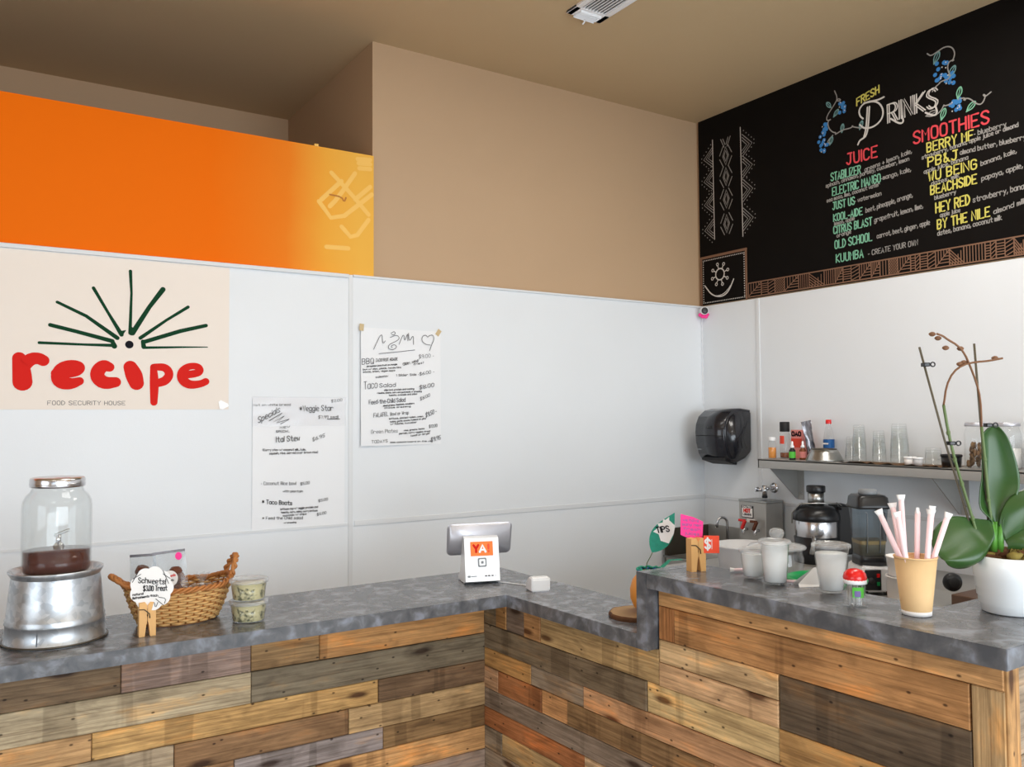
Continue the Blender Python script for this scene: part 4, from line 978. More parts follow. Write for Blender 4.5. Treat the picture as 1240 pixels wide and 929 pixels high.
b = MB(); b.frame_prism(rrect, ((0, .006, 0), (1, 0, 0), (0, 0, 1)), 0, .013, 'silver_case'); bmesh.ops.remove_doubles(b.bm, verts=list(b.bm.verts), dist=1e-6)
bmesh.ops.bevel(b.bm, geom=[e for e in b.bm.edges if abs(e.verts[0].co.y-e.verts[1].co.y) < 1e-5], offset=.005, segments=3, affect='EDGES')
for f in b.bm.faces: f.smooth = True
tb = b.build('tablet', None, t); tb.location = (0, .052, .163); tb.rotation_euler = (.42, -.02, -.07)
b = MB(); b.box((0, .0066, 0), (.232, .0015, .122), 'black_plastic'); b.build('screen', None, tb)
t = thing('card_reader', 'small white wedge shaped card reader beside the register stand', 'card reader', (1.742, 2.533, ZL), VA+.30)
b = MB(); b.frame_prism([(-.038, .0), (.034, .0), (.034, .026), (.0, .050), (-.034, .050), (-.038, .045)], ((-.034, 0, 0), (0, 1, 0), (0, 0, 1)), 0, .070, 'white_gloss')
bmesh.ops.remove_doubles(b.bm, verts=list(b.bm.verts), dist=1e-5); bmesh.ops.bevel(b.bm, geom=list(b.bm.edges), offset=.004, segments=3, affect='EDGES'); b.build('dock', None, t)
bpy.context.view_layer.update()
b = MB(); b.box((0, -.0, .0405), (.05, .0008, .02), 'white_plastic', rot=rotx(-.95)); b.build('reader_face', None, t); t.children[-1].location = (0, -.018, -.001)
o = tag(MB.build((lambda m: (m.tube([(1.690, 2.735, ZL+.0025), (1.715, 2.69, ZL+.0025), (1.742, 2.63, ZL+.0025), (1.752, 2.569, ZL+.006)], .002, 6, 'white_plastic'), m)[1])(MB()), 'charging_cable'), 'thin white cable running from the register stand to the card reader', 'cable')

# wood slice and tip gourd behind the step
t = thing('wood_slice', 'round slice of wood with bark lying on the low counter by the step', 'wooden board', (1.772, 2.025, ZL))
b = MB(); r = random.Random(3); pr = [(.088*(1+.04*r.uniform(-1, 1))*math.cos(k*PI/14), .088*(1+.04*r.uniform(-1, 1))*math.sin(k*PI/14)) for k in range(28)]; b.prism([(x*.965, y*.965) for x, y in pr], .0005, .0145, 'moss' if False else 'wood_clip'); b.build('cut_face', None, t).data.materials[0] = M['kraft'] if False else mat('slice_wood', (160, 130, 90), .6, noise=.3, nscale=22)
b = MB(); b.grid([[(x, y, 0) for x, y in pr+pr[:1]], [(x*1.02, y*1.02, .007) for x, y in pr+pr[:1]], [(x*.985, y*.985, .0145) for x, y in pr+pr[:1]], [(x*.955, y*.955, .0146) for x, y in pr+pr[:1]]], 'bark'); b.build('bark', None, t)
t = thing('tip_jar', 'orange gourd tip jar with a blue green woven collar behind the counter step', 'tip jar', (1.806, 2.005, ZL+.0147))
b = MB(); b.lathe([(q_, z_*.83) for q_, z_ in [(.0001, 0), (.030, .001), (.050, .018), (.061, .05), (.062, .085), (.054, .118), (.040, .140), (.034, .150), (.030, .150), (.036, .138), (.050, .115), (.058, .085), (.057, .05), (.046, .02), (.028, .005), (.0001, .006)]], n=40, m='orange_gourd'); b.build('gourd', None, t)
b = MB()
for q in range(2):
    b.tube([((.036+.003*math.cos(k*.9+q*PI))*math.cos(2*PI*k/60), (.036+.003*math.cos(k*.9+q*PI))*math.sin(2*PI*k/60), .1265+q*.005+.002*math.sin(k*.9)) for k in range(60)], .0042, 6, 'leaf_sign' if q else 'blue_label', closed=True)
b.grid([[(.03, -.03, .135), (.034, -.012, .138)], [(.045, -.05, .160), (.052, -.03, .160)], [(.060, -.085, .1655), (.07, -.066, .1655)]], 'leaf_sign')
b.build('woven_collar', None, t)
t = thing('tip_sign', 'green leaf shaped tips sign on a thin stem rising from the tip jar', 'sign', (1.788, 1.995, ZL+.160), VA)
b = MB(); b.tube([(-.004, .005, -.035), (-.002, -.004, .008), (.008, -.012, .030), (.015, -.016, .046)], .0013, 6, 'spike_green'); b.build('stem', None, t)
LO = Vector((.012, -.017, .043)); LA = 1.04
ld = Vector((math.cos(LA), 0, math.sin(LA))); lp_ = Vector((-math.sin(LA), 0, math.cos(LA)))
FL = (LO, ld, lp_)
b = MB(); n_ = 18; ol = []
for k in range(n_+1):
    u = k/n_; ol.append((u*.142, -.036*math.sin(PI*u**.82)*(1-.15*u)))
for k in range(n_-1, 0, -1):
    u = k/n_; ol.append((u*.142, .036*math.sin(PI*u**.82)*(1-.15*u)))
b.frame_prism(ol, FL, -.0008, .0008, 'leaf_sign'); b.build('leaf', None, t)
FLW = (LO+Vector((0, -.001, 0)), ld, lp_)
b = MB(); b.frame_prism([(q_*.9, w_*.86) for q_, w_ in [(.056, -.036), (.094, -.034), (.12, -.024), (.126, .004), (.136, .010), (.12, .016), (.120, .026), (.108, .020), (.096, .034), (.088, .024), (.064, .034), (.066, .012), (.050, -.006)]], FLW, .0, .0006, 'paper_white'); b.build('white_patch', None, t)
FX = (LO+ld*.060+lp_*(.018)+Vector((0, -.0020, 0)), Vector((1, 0, .12)), Vector((-.25, 0, 1)))
b = MB(); write(b, 'TIPS', .002, .0, .040, .0, .017, FX, .0017, 'ink_black', random.Random(9), .12); b.build('lettering', None, t, fix=False)

# ------------------------------------------------------------------ things on the raised counter
clothespin('wooden clothespin stand holding the pink and red notes at the end of the raised counter', (1.778, 1.775, ZR), VA+.35, .095, .048)
t = thing('pink_note', 'hot pink handwritten paper note clipped to the clothespin on the raised counter', 'note', (1.782, 1.792, ZR+.090), VA+.15)
b = MB(); b.frame_prism([(-.036, .012), (.012, -.010), (.030, .000), (.034, .048), (.004, .062), (-.034, .072)], ((0, 0, 0), (1, 0, 0), (0, .05, 1)), -.0005, .0005, 'hot_pink'); b.build('paper', None, t)
b = MB(); F = ((0, -.0006, 0), (1, 0, 0), (0, .05, 1))
for k, (q, x0, x1) in enumerate((('we have', -.028, .02), ('many new', -.03, .026), ('fresh', -.028, .024), ('juices', -.024, .02))): write(b, q, x0, .052-k*.013, x1, .047-k*.013, .008, F, .0006, 'violet_label')
b.build('handwriting', None, t, fix=False)
t = thing('red_note', 'red square note with a white dollar sign clipped to the clothespin on the raised counter', 'note', (1.800, 1.752, ZR+.049), VA-.1)
b = MB(); b.box((.012, -.0008, .028), (.044, .001, .050), 'post_red'); b.build('paper', None, t)
b = MB(); F = ((0, -.0014, 0), (1, 0, 0), (0, 0, 1)); write(b, '$', -.006, .016, .008, .016, .026, F, .0026, 'paper_white', random.Random(2), .05); b.brush([(.013, .015, .0008), (.013, .042, .0008)], F, 'paper_white'); b.build('dollar_sign', None, t, fix=False)

def clear_cup(label, loc, rb, rt, h, fill, lid, rz=0):
    o = thing('plastic_cup', label, 'cup', loc, rz)
    b = MB(); b.lathe([(.0001, .002), (rb*.92, .002), (rb, .004), (rb+(rt-rb)*.5, h*.5), (rt, h), (rt+.0018, h+.001), (rt+.0018, h-.003), (rt-.0008, h-.003), (rb+(rt-rb)*.5-.001, h*.5), (rb-.001, .006), (.0001, .005)], n=40, m='cup_clear'); b.build('cup', None, o)
    hf = h*fill
    b = MB(); b.solid([(rb*.9, .008), (rb*.97, .010), (rb+(rt-rb)*fill-.003, hf)], n=36, m='white_filling'); b.build('paper_lining', None, o)
    b = MB()
    if lid == 'flat': b.lathe([(rt+.002, h-.005), (rt+.004, h-.004), (rt+.004, h+.004), (rt*.9, h+.007), (rt*.86, h+.004), (.0001, h+.004)], n=60, m='lid_clear', flute=.006)
    else:
        b.lathe([(rt+.002, h-.005), (rt+.004, h-.004), (rt+.004, h+.003), (rt*.86, h+.004), (rt*.8, h+.012), (rt*.2, h+.014), (.0001, h+.014)], n=40, m='lid_clear')
    b.build('lid', None, o)
    return o
clear_cup('short clear cup filled with white paper, left of the taller cups on the raised counter', (1.826, 1.606, ZR), .026, .035, .076, .88, 'flat')
clear_cup('tall white filled clear cup in front of the glass jar on the raised counter', (1.808, 1.516, ZR), .029, .038, .112, .94, 'flat', .4)
clear_cup('tall clear cup with a ribbed flat lid and white lining beside the toothpick bottle', (1.842, 1.367, ZR), .028, .0435, .118, .84, 'flat', .8)
def straw(label, loc, L, r, tilt, azim, group=None, flat=True):
    o = thing('wrapped_straw', label, 'straw', loc, 0, group); o.rotation_euler = (0, tilt, azim)
    b = MB(); b.tube([(0, 0, 0), (0, 0, L)], r, 10, 'pink_wrap'); b.build('straw', None, o)
    if flat:
        b = MB()
        for e, z in ((1, L), (-1, 0)):
            b.grid([[(r*1.0*math.cos(a), r*1.0*math.sin(a), z-e*.004) for a in [k*PI/6 for k in range(13)]], [((r*1.7)*math.cos(a), r*.35*math.sin(a), z+e*.010) for a in [k*PI/6 for k in range(13)]]], 'paper_white')
        b.build('wrapper_ends', None, o)['kind'] = 'stuff'
    return o
straw('pink wrapped straw lying on the counter left of the short white cup', (1.846, 1.696, ZR+.0075), .07, .004, PI/2, VA+.15, flat=True)
straw('pink wrapped straw lying on the counter between the two tall white cups', (1.832, 1.507, ZR+.0075), .085, .004, PI/2, VA-.2, flat=True)
t = thing('paper_napkin', 'folded white paper napkin standing like a tent between the tall cups', 'napkin', (1.883, 1.445, ZR), VA+.1)
b = MB()
for sg in (1, -1):
    b.faces([(-.055, -.020*sg, .0005), (.056, -.016*sg, .0005), (.060, -.010*sg, .006), (.012, 0, .048), (-.006, .0, .047), (-.055, -.014*sg, .008)], [(0, 1, 2, 3, 4, 5)], 'paper_white')
b.build('fold', None, t)
# toothpicks
t = thing('toothpick_bottle', 'small clear bottle of toothpicks with a red domed lid and green label', 'toothpick holder', (1.754, 1.238, ZR), .3)
b = MB(); b.lathe([(.0001, .001), (.0255, .001), (.027, .004), (.0255, .012), (.0235, .02), (.0225, .056), (.0215, .056), (.0220, .02), (.0001, .004)], n=32, m='cup_clear'); b.build('bottle', None, t)
b = MB()
for a0, m_ in ((3.2, 'green_label'), (5.0, 'green_label')):
    rows = [[(.0231*math.cos(a0+k*.1), .0231*math.sin(a0+k*.1), z) for k in range(13)] for z in (.024, .048)]; b.grid(rows, m_)
b.grid([[(.0234*math.cos(3.4+k*.1), .0234*math.sin(3.4+k*.1), z) for k in range(7)] for z in (.026, .04)], 'violet_label')
b.build('label', None, t, fix=False)
b = MB(); r = random.Random(8)
for k in range(26):
    a = r.uniform(0, 2*PI); q = r.uniform(0, .017); b.tube([(q*math.cos(a), q*math.sin(a), .005), (q*math.cos(a+.3), q*math.sin(a+.3), .05)], .0009, 5, 'skin_label')
b.build('toothpicks', None, t)['kind'] = 'stuff'
b = MB(); b.lathe([(.0245, .054), (.0262, .055), (.0262, .063), (.025, .064)], n=32, m='white_plastic'); b.build('collar', None, t)
b = MB(); b.lathe([(.0255, .063), (.0262, .068), (.0235, .078), (.0165, .085), (.007, .088), (.0001, .0885)], n=40, m='red_plastic', flute=.02); b.build('lid', None, t)
# kraft cup with straws
t = thing('kraft_cup', 'brown ripple paper cup full of pink wrapped straws', 'cup', (1.796, 1.112, ZR))
b = MB(); b.lathe([(.0315, .010), (.0445, .128), (.0425, .128), (.030, .008), (.0001, .007)], n=96, m='kraft', flute=.007); b.build('ripple_sleeve', None, t)
b = MB(); b.lathe([(.0001, .0035), (.0285, .0035), (.0305, .001), (.0312, .001), (.0318, .011), (.0305, .011)], n=40, m='paper_white'); b.build('base', None, t)
b = MB(); b.tube([(.0445*math.cos(2*PI*k/40), .0445*math.sin(2*PI*k/40), .129) for k in range(40)], .0021, 6, 'kraft', closed=True); b.build('rolled_rim', None, t)
rt_ = Vector((math.cos(VA), math.sin(VA), 0)); bk_ = Vector((-math.sin(VA), math.cos(VA), 0))
STR = [((.013, .001), (-.080, .001), .232, 'leaning farthest left in the brown cup'), ((-.012, -.0205), (-.050, -.024), .230, 'second from the left in the brown cup'), ((-.002, .024), (-.034, .034), .244, 'third from the left in the brown cup'),
       ((-.012, .0145), (-.022, .016), .264, 'the tallest in the brown cup'), ((.010, .0215), (.028, .042), .232, 'third from the right in the brown cup'), ((.004, -.0245), (.020, -.036), .236, 'in front, right of the middle of the brown cup'), ((.0205, .010), (.050, .018), .238, 'second from the right in the brown cup'), ((-.004, -.0115), (.071, -.0125), .226, 'leaning farthest right in the brown cup')]
for (a0, a1, z1, w_) in STR:
    p0 = Vector((1.796, 1.112, ZR+.018))+rt_*a0[0]+bk_*a0[1]; p1 = Vector((1.796, 1.112, ZR))+rt_*a1[0]+bk_*a1[1]; p1.z = ZR+z1
    d = p1-p0; L = d.length
    straw('pink paper wrapped straw, '+w_, p0, L-.008, .0060, math.acos(d.z/L), math.atan2(d.y, d.x), 'straws in the brown cup')
# orchid
t = thing('potted_orchid', 'orchid with broad green leaves and bare flower spikes in a white ceramic pot', 'potted plant', (1.992, 1.006, ZR), VA)
SX_ = .001863
def ov(px, py, y=0.0): return Vector(((px-1222)*SX_*(1+y*.0), y, (745-py)*SX_))
b = MB(); b.lathe([(.0001, .001), (.055, .001), (.0605, .004), (.0625, .02), (.0655, .022), (.0660, .036), (.0685, .038), (.0690, .055), (.0715, .057), (.0722, .078), (.0742, .08), (.0755, .105), (.0762, .128), (.0735, .129), (.071, .105), (.065, .095), (.0001, .095)], n=56, m='pot_ceramic'); b.build('pot', None, t)
b = MB(); r = random.Random(4)
for k in range(60):
    a, q = r.uniform(0, 2*PI), .063*math.sqrt(r.random()); b.blob((q*math.cos(a), q*math.sin(a), .118+r.uniform(0, .018)), r.uniform(.008, .014), 'bark' if r.random() < .6 else 'moss', jit=.5, seed=k, d=(1.3, .9, .8))
b.build('bark_medium', None, t)['kind'] = 'stuff'
b = MB(); r = random.Random(14)
for k in range(40):
    x = r.uniform(-.01, .055); y = r.uniform(-.06, -.01); b.tube([(x, y, .125), (x+r.uniform(-.015, .015), y+r.uniform(-.01, .01), .140+r.uniform(0, .008)), (x+r.uniform(-.03, .03), y+r.uniform(-.01, .01), .128)], .0011, 4, 'moss')
b.build('moss_strands', None, t)['kind'] = 'stuff'
def leaf(rows, name='leaf'):
    b = MB()
    # refine across and along with smooth interpolation
    def cr(p, u):
        n = len(p)-1; x = u*n; i = min(int(x), n-1); f = x-i
        p0, p1, p2, p3 = p[max(i-1, 0)], p[i], p[i+1], p[min(i+2, n)]
        return .5*((2*p1)+(p2-p0)*f+(2*p0-5*p1+4*p2-p3)*f*f+(3*p1-p0-3*p2+p3)*f**3)
    rows = [[Vector(p) for p in r] for r in rows]
    fine = [[cr(r, j/14) for j in range(15)] for r in rows]
    cols = [[cr([fine[i][j] for i in range(len(fine))], k/24) for k in range(25)] for j in range(15)]
    b.grid([[cols[j][k] for j in range(15)] for k in range(25)], 'orchid_leaf')
    o = b.build(name, None, t, fix=False)
    md = o.modifiers.new('thickness', 'SOLIDIFY'); md.thickness = .0022; md.offset = 0
    return o
U_ = lambda l, c, r_, y, k=.012: [ov(*l, y), ov((l[0]+c[0])/2, (l[1]+c[1])/2, y+k*.8), ov(*c, y+k), ov((r_[0]+c[0])/2, (r_[1]+c[1])/2, y+k*.7), ov(*r_, y-.002)]
leaf([U_((1203, 662), (1208, 662), (1213, 662), -.005, .006), U_((1201, 636), (1208, 637), (1214, 634), -.004), U_((1188, 620), (1207, 618), (1225, 618), .0, .014), U_((1189, 600), (1209, 598), (1236, 600), .004, .018), U_((1194, 580), (1211, 578), (1240, 582), .010, .018), U_((1196, 555), (1213, 552), (1237, 560), .014, .016), U_((1197, 535), (1213, 532), (1231, 538), .017, .012), U_((1203, 524), (1214, 522), (1224, 526), .018, .006), U_((1210, 519.5), (1214, 519), (1218, 520), .018, .001)])
L2 = [[(1200, 634, .0), (1201, 640, -.004), (1201, 648, -.01), (1200, 655, -.012), (1199, 660, -.004)], [(1181, 632, .014), (1184, 643, .006), (1190, 658, -.012), (1192, 666, -.018), (1190, 672, -.004)], [(1160, 630, .016), (1168, 645, .004), (1178, 664, -.022), (1182, 676, -.028), (1180, 684, -.006)], [(1142, 636, .010), (1154, 653, -.006), (1164, 670, -.030), (1167, 682, -.034), (1166, 690, -.012)], [(1128, 650, .0), (1141, 664, -.016), (1149, 675, -.034), (1151, 682, -.036), (1151, 690, -.02)], [(1125, 664, -.012), (1131, 671, -.022), (1137, 677, -.034), (1139, 680, -.036), (1140, 686, -.028)], [(1131, 677, -.026), (1132, 678, -.028), (1133, 679, -.032), (1134, 680, -.034), (1135, 681, -.033)]]
leaf([[ov(*p) for p in r] for r in L2])
L3 = [[(1210, 640, 0), (1211, 646, -.004), (1213, 652, -.006), (1215, 658, -.006)], [(1214, 622, .0), (1220, 632, -.008), (1226, 643, -.010), (1228, 650, -.006)], [(1226, 606, .004), (1236, 618, -.012), (1244, 630, -.014), (1246, 640, -.006)], [(1246, 596, .004), (1256, 608, -.014), (1262, 620, -.016), (1262, 630, -.008)], [(1268, 594, -.0), (1274, 603, -.012), (1276, 610, -.014), (1276, 616, -.012)], [(1284, 600, -.01), (1285, 602, -.012), (1285, 604, -.012), (1285, 606, -.012)]]
leaf([[ov(*p) for p in r] for r in L3])
L4 = [[(1216, 655, -.0), (1216, 660, -.006), (1217, 664, -.01), (1217, 668, -.008)], [(1226, 648, .0), (1227, 655, -.014), (1228, 662, -.02), (1228, 668, -.018)], [(1242, 644, .0), (1244, 656, -.022), (1245, 668, -.032), (1244, 676, -.026)], [(1262, 652, -.01), (1264, 664, -.03), (1264, 676, -.036), (1262, 684, -.03)], [(1276, 676, -.03), (1277, 680, -.034), (1277, 684, -.036), (1276, 687, -.034)]]
leaf([[ov(*p) for p in r] for r in L4])
b = MB()
for dx, k in ((-.008, 0), (0, .006), (.007, 0)): b.tube([ov(1207, 672)+Vector((dx, k, 0)), ov(1207, 655)+Vector((dx, k, 0)), ov(1208, 636)+Vector((dx*1.4, k, 0))], [.008, .0085, .004], 8, 'crown_green')
b.build('crown', None, t)
for pth in ([(1188, 676), (1172, 615), (1150, 535), (1122, 421)], [(1203, 676), (1198, 560), (1194, 490), (1190, 417)]):
    b = MB(); b.tube([ov(x, y, .014) for x, y in pth], .0026, 8, 'stake'); b.build('support_stake', None, t)
def spike(pth, ng, nm):
    b = MB(); P = [tuple(p) for p in pth]; g = P[:ng]; br = P[ng-1:]
    b.tube([ov(x, y, .006) for x, y in chaikin(g, 1)], .0034, 8, 'spike_green'); b.tube([ov(x, y, .006-.02*k/len(br)) for k, (x, y) in enumerate(chaikin(br, 1))], .0024, 7, 'spike_brown')
    for x, y in g[1:-1]: b.blob(ov(x, y, .006), .0046, 'spike_green', d=(1, 1, 1.6))
    o = b.build(nm, None, t); return o
s1 = spike([(1190, 674), (1180, 632), (1168, 590), (1160, 560), (1153, 527), (1148, 493), (1150, 470), (1157, 453), (1168, 444), (1182, 441), (1196, 440), (1211, 437)], 6, 'flower_spike')
s2 = spike([(1206, 668), (1200, 610), (1197, 560), (1194, 520), (1192, 485), (1186, 465), (1178, 446), (1170, 430), (1160, 420), (1148, 414), (1140, 409), (1132, 407)], 4, 'flower_spike')
for s_, bud in ((s1, [(1166, 443), (1171, 441), (1209, 436)]), (s2, [(1167, 424), (1149, 423), (1133, 406), (1140, 411)])):
    for x, y in bud:
        b = MB(); b.blob(ov(x, y, -.006), .006, 'spike_brown', d=(1.3, .9, .9), jit=.1); b.build('bud', None, s_)
for x, y in ((1157, 540), (1128, 443), (1203, 518)):
    b = MB(); b.box(ov(x, y, .010), (.014, .018, .009), 'black_plastic', bev=.002); b.tube([ov(x, y, .0)+Vector((.012+.005*math.cos(k*PI/6), .0, .005*math.sin(k*PI/6))) for k in range(13)], .0016, 6, 'black_plastic'); b.build('clip', None, t)

# ------------------------------------------------------------------ work area behind the counter
def steel_table(name, label, x0, x1, y0, y1, z, leg_at, m='steel_dull', shelf=True):
    t = thing(name, label, 'table', ((x0+x1)/2, (y0+y1)/2, 0))
    sx, sy = x1-x0, y1-y0
    b = MB(); b.box((0, 0, z-.018), (sx, sy, .036), m, bev=.004); b.build('table_top', None, t)
    if shelf:
        b = MB(); b.box((0, 0, .22), (sx-.04, sy-.04, .02), m); b.build('lower_shelf', None, t)
    for ax in (-1, 1):
        for ay in (-1, 1):
            b = MB(); b.tube([(ax*(sx/2-.03), ay*(sy/2-.03), .0), (ax*(sx/2-.03), ay*(sy/2-.03), z-.036)], .016, 10, m); b.build('leg', None, t)
    return t
steel_table('work_shelf', 'narrow steel work shelf right behind the raised counter, holding the glass jar', 1.965, 2.42, 1.19, 2.0, .82, 0)
steel_table('prep_table', 'steel prep table behind the raised counter carrying the blender and the plastic tub', 2.58, 3.26, 1.15, 2.95, .82, 0)
steel_table('back_table', 'steel table along the right wall carrying the juicer and the boiler', 3.44, 3.975, .8, 3.455, .76, 0)
# hand sink in the corner
t = thing('hand_sink', 'steel hand sink with side splash and gooseneck tap in the back right corner', 'sink', (3.79, 3.665, .66))
b = MB()
b.box((0, -.195, -.075), (.385, .015, .15), 'steel_dull'); b.box((0, .187, -.075), (.385, .015, .15), 'steel_dull'); b.box((-.185, 0, -.075), (.015, .38, .15), 'steel_dull'); b.box((.18, 0, -.075), (.015, .38, .15), 'steel_dull'); b.box((0, 0, -.145), (.385, .39, .012), 'steel_dull')
b.build('basin', None, t)
b = MB(); b.tube([(-.193, -.203, 0), (.188, -.203, 0), (.188, .195, 0), (-.193, .195, 0)], .007, 8, 'steel', closed=True); b.build('rim', None, t)
b = MB(); b.box((0, .188, .083), (.385, .012, .166), 'steel_dark', bev=.003); b.build('side_splash', None, t)
b = MB(); b.box((.178, -.008, .085), (.014, .378, .17), 'steel_dull', bev=.003); b.build('back_splash', None, t)
b = MB(); b.tube([(.12, -.03, -.0), (.12, -.03, .20)]+[(.12-.032+.032*math.cos(k*PI/8), -.03+.012*(1-math.cos(k*PI/8)), .20+.036*math.sin(k*PI/8)) for k in range(1, 9)]+[(.056, -.006, .175)], .0085, 10, 'chrome'); b.solid([(.018, 0), (.018, .012), (.011, .016)], c=(.12, -.03, 0), n=20, m='chrome'); tp = b.build('tap', None, t)
b = MB(); b.solid([(.02, -.155), (.02, -.6)], c=(0, 0, 0), n=16, m='chrome'); b.build('drain_pipe', None, t)
b = MB(); b.box((.10, -.15, -.35), (.17, .02, .40), 'steel_dark'); b.box((.10, .14, -.35), (.17, .02, .40), 'steel_dark'); b.build('bracket', None, t)
# hot water boiler
t = thing('water_boiler', 'square stainless hot water boiler with a red tap and warning sticker', 'water boiler', (3.872, 3.342, .76))
b = MB(); b.box((0, 0, .141), (.145, .198, .232), 'steel_dull', bev=.006); b.build('body', None, t)
b = MB(); b.box((-.0, 0, .262), (.149, .202, .012), 'steel', bev=.003); b.build('lid', None, t)
for ax in (-1, 1):
    for ay in (-1, 1):
        b = MB(); b.solid([(.012, 0), (.014, .026)], c=(ax*.055, ay*.08, 0), n=14, m='black_plastic'); b.build('foot', None, t)
FBo = ((-.0735, .099, 0), (0, -1, 0), (0, 0, 1))
b = MB(); b.box((-.0735, .035, .200), (.002, .088, .070), 'black_plastic'); b.box((-.0747, .035, .195), (.001, .078, .052), 'paper_white'); s = b.build('warning_sticker', None, t)
b = MB(); F = ((-.0753, .099, 0), (0, -1, 0), (0, 0, 1)); write(b, 'HOT', .040, .197, .086, .197, .018, F, .0035, 'print_red', random.Random(1), .02); write(b, 'CAUTION', .030, .2245, .098, .2245, .008, F, .0016, 'paper_white', random.Random(2), .02); write(b, 'LIQUIDS', .034, .180, .094, .180, .009, F, .0014, 'ink_black', random.Random(2), .02); b.build('sticker_lettering', None, s, fix=False)
b = MB(); b.box((-.0735, .010, .150), (.002, .06, .02), 'skin_label', bev=.0008); b.build('name_plate', None, t)
for y, m_, n_ in ((.040, 'red_plastic', 0), (-.045, 'pastry', 1)):
    b = MB(); b.tube([(-.072, y, .10), (-.10, y, .10), (-.108, y, .075)], .009, 10, 'chrome'); tp = b.build('tap', None, t)
    b = MB(); b.box((-.112, y-.008, .128), (.018, .016, .055), m_, rot=rotx(.45), bev=.004); b.box((-.108, y+.006, .152), (.016, .045, .014), m_, bev=.003); b.build('tap_handle', None, tp)
t = thing('water_valve', 'chrome water shutoff valve on the wall above the boiler', 'valve', (3.985, 3.335, 1.09))
b = MB(); b.solid([(.032, 0), (.030, .006), (.012, .010)], rot=roty(-PI/2), n=28, m='chrome'); b.build('wall_plate', None, t)
b = MB(); b.tube([(-.005, 0, 0), (-.085, 0, 0)], .011, 12, 'chrome'); b.tube([(-.085, 0, .018), (-.085, 0, -.038)], .0145, 12, 'chrome'); b.build('valve_body', None, t)
b = MB(); b.tube([(-.085, .022, -.008), (-.085, .052, -.008)], .010, 10, 'chrome'); b.box((-.085, .058, -.008), (.026, .010, .03), 'chrome', bev=.004); b.build('valve_handle', None, t)
b = MB(); b.solid([(.016, -.040), (.016, -.054)], c=(-.085, 0, 0), n=18, m='black_plastic'); b.build('hose_nut', None, t)
# juicer
t = thing('juicer', 'black and stainless centrifugal juicer with a wide feed chute', 'juicer', (3.70, 2.83, .76), VA-.02)
b = MB(); b.solid([(.112, 0), (.116, .01), (.116, .06), (.108, .09), (.112, .128)], n=48, m='black_plastic'); b.build('motor_base', None, t)
b = MB(); b.solid([(.1045, .128), (.106, .135), (.106, .212), (.104, .216)], n=48, m='chrome'); b.build('juice_bowl', None, t)
b = MB(); b.solid([(.115, .214), (.118, .222), (.116, .245), (.104, .268), (.085, .283), (.058, .290)], n=48, m='black_plastic'); b.build('cover', None, t)
b = MB(); b.solid([(.040, .288), (.0405, .36)], n=36, m='steel'); b.build('feed_chute', None, t)
b = MB(); b.solid([(.046, .358), (.0475, .364), (.0475, .386), (.044, .391)], n=36, m='black_plastic'); b.build('pusher', None, t)
b = MB(); b.tube([(-.045, -.09, .135), (-.052, -.118, .118), (-.078, -.150, .062)], .0105, 12, 'steel'); b.build('spout', None, t)
b = MB(); b.box((.135, .035, .165), (.075, .15, .25), 'black_matte', bev=.012); b.build('pulp_bin', None, t)
b = MB(); b.tube([(-.128, -.01, .20), (-.13, -.02, .255), (-.10, -.05, .302), (0, -.062, .306), (.10, -.05, .302), (.125, -.02, .285), (.128, -.03, .13)], .0042, 8, 'steel'); b.build('locking_arm', None, t)
b = MB(); b.tube([(-.112, -.04, .272), (-.085, -.05, .305)], .006, 8, 'black_plastic'); b.tube([(.112, -.04, .272), (.085, -.05, .305)], .006, 8, 'black_plastic'); b.build('clamp', None, t)
# blender
t = thing('blender', 'countertop blender with a smoky jar of green brown smoothie and black lid', 'blender', (3.0, 2.052, .82), VA)
b = MB(); b.frame_prism([(-.062, .012), (.068, .012), (.066, .06), (.056, .105), (-.052, .112), (-.060, .06)], ((0, -.075, 0), (1, 0, 0), (0, 0, 1)), -.15, 0, 'white_plastic'); bmesh.ops.bevel(b.bm, geom=list(b.bm.edges), offset=.006, segments=2, affect='EDGES'); b.build('motor_base', None, t)
b = MB(); b.box((-.018, -.0765, .060), (.062, .006, .078), 'black_plastic', bev=.003); pn = b.build('control_panel', None, t)
b = MB(); b.box((.000, -.081, .078), (.010, .006, .014), 'red_plastic'); b.box((.000, -.081, .046), (.010, .006, .014), 'green_plastic'); b.solid([(.014, 0), (.012, .012)], c=(-.030, -.080, .058), rot=rotx(PI/2), n=20, m='black_matte'); b.build('switch', None, pn)
for ax in (-1, 1):
    for ay in (-1, 1):
        b = MB(); b.box((ax*.052, ay*.055, .008), (.034, .034, .016), 'black_plastic', bev=.003); b.build('foot', None, t)
def sq(r, z, q=.30): return [((r*math.copysign(abs(math.cos(a))**q, math.cos(a))), (r*math.copysign(abs(math.sin(a))**q, math.sin(a))), z) for a in [2*PI*k/40 for k in range(41)]]
b = MB(); b.grid([sq(.048, .135), sq(.050, .17), sq(.058, .30), sq(.061, .333)], 'smoke_clear'); b.build('jar', None, t)
b = MB(); b.grid([sq(.001, .136), sq(.0465, .136), sq(.0525, .205), sq(.001, .206)], 'smoothie'); b.build('smoothie', None, t)
b = MB(); b.grid([sq(.001, .110), sq(.053, .110), sq(.052, .138), sq(.046, .150), sq(.001, .150)], 'black_plastic'); b.build('jar_base', None, t)
for x in (-.028, .022):
    b = MB(); b.tube([(x-.008, -.062, .318), (x, -.060, .312), (x, -.053, .16)], .0022, 6, 'grey_plastic'); b.build('jar_rib', None, t)
b = MB(); b.tube([(.055, .045, .31), (.085, .062, .30), (.088, .064, .19), (.06, .045, .165)], .011, 10, 'black_plastic'); b.build('handle', None, t)
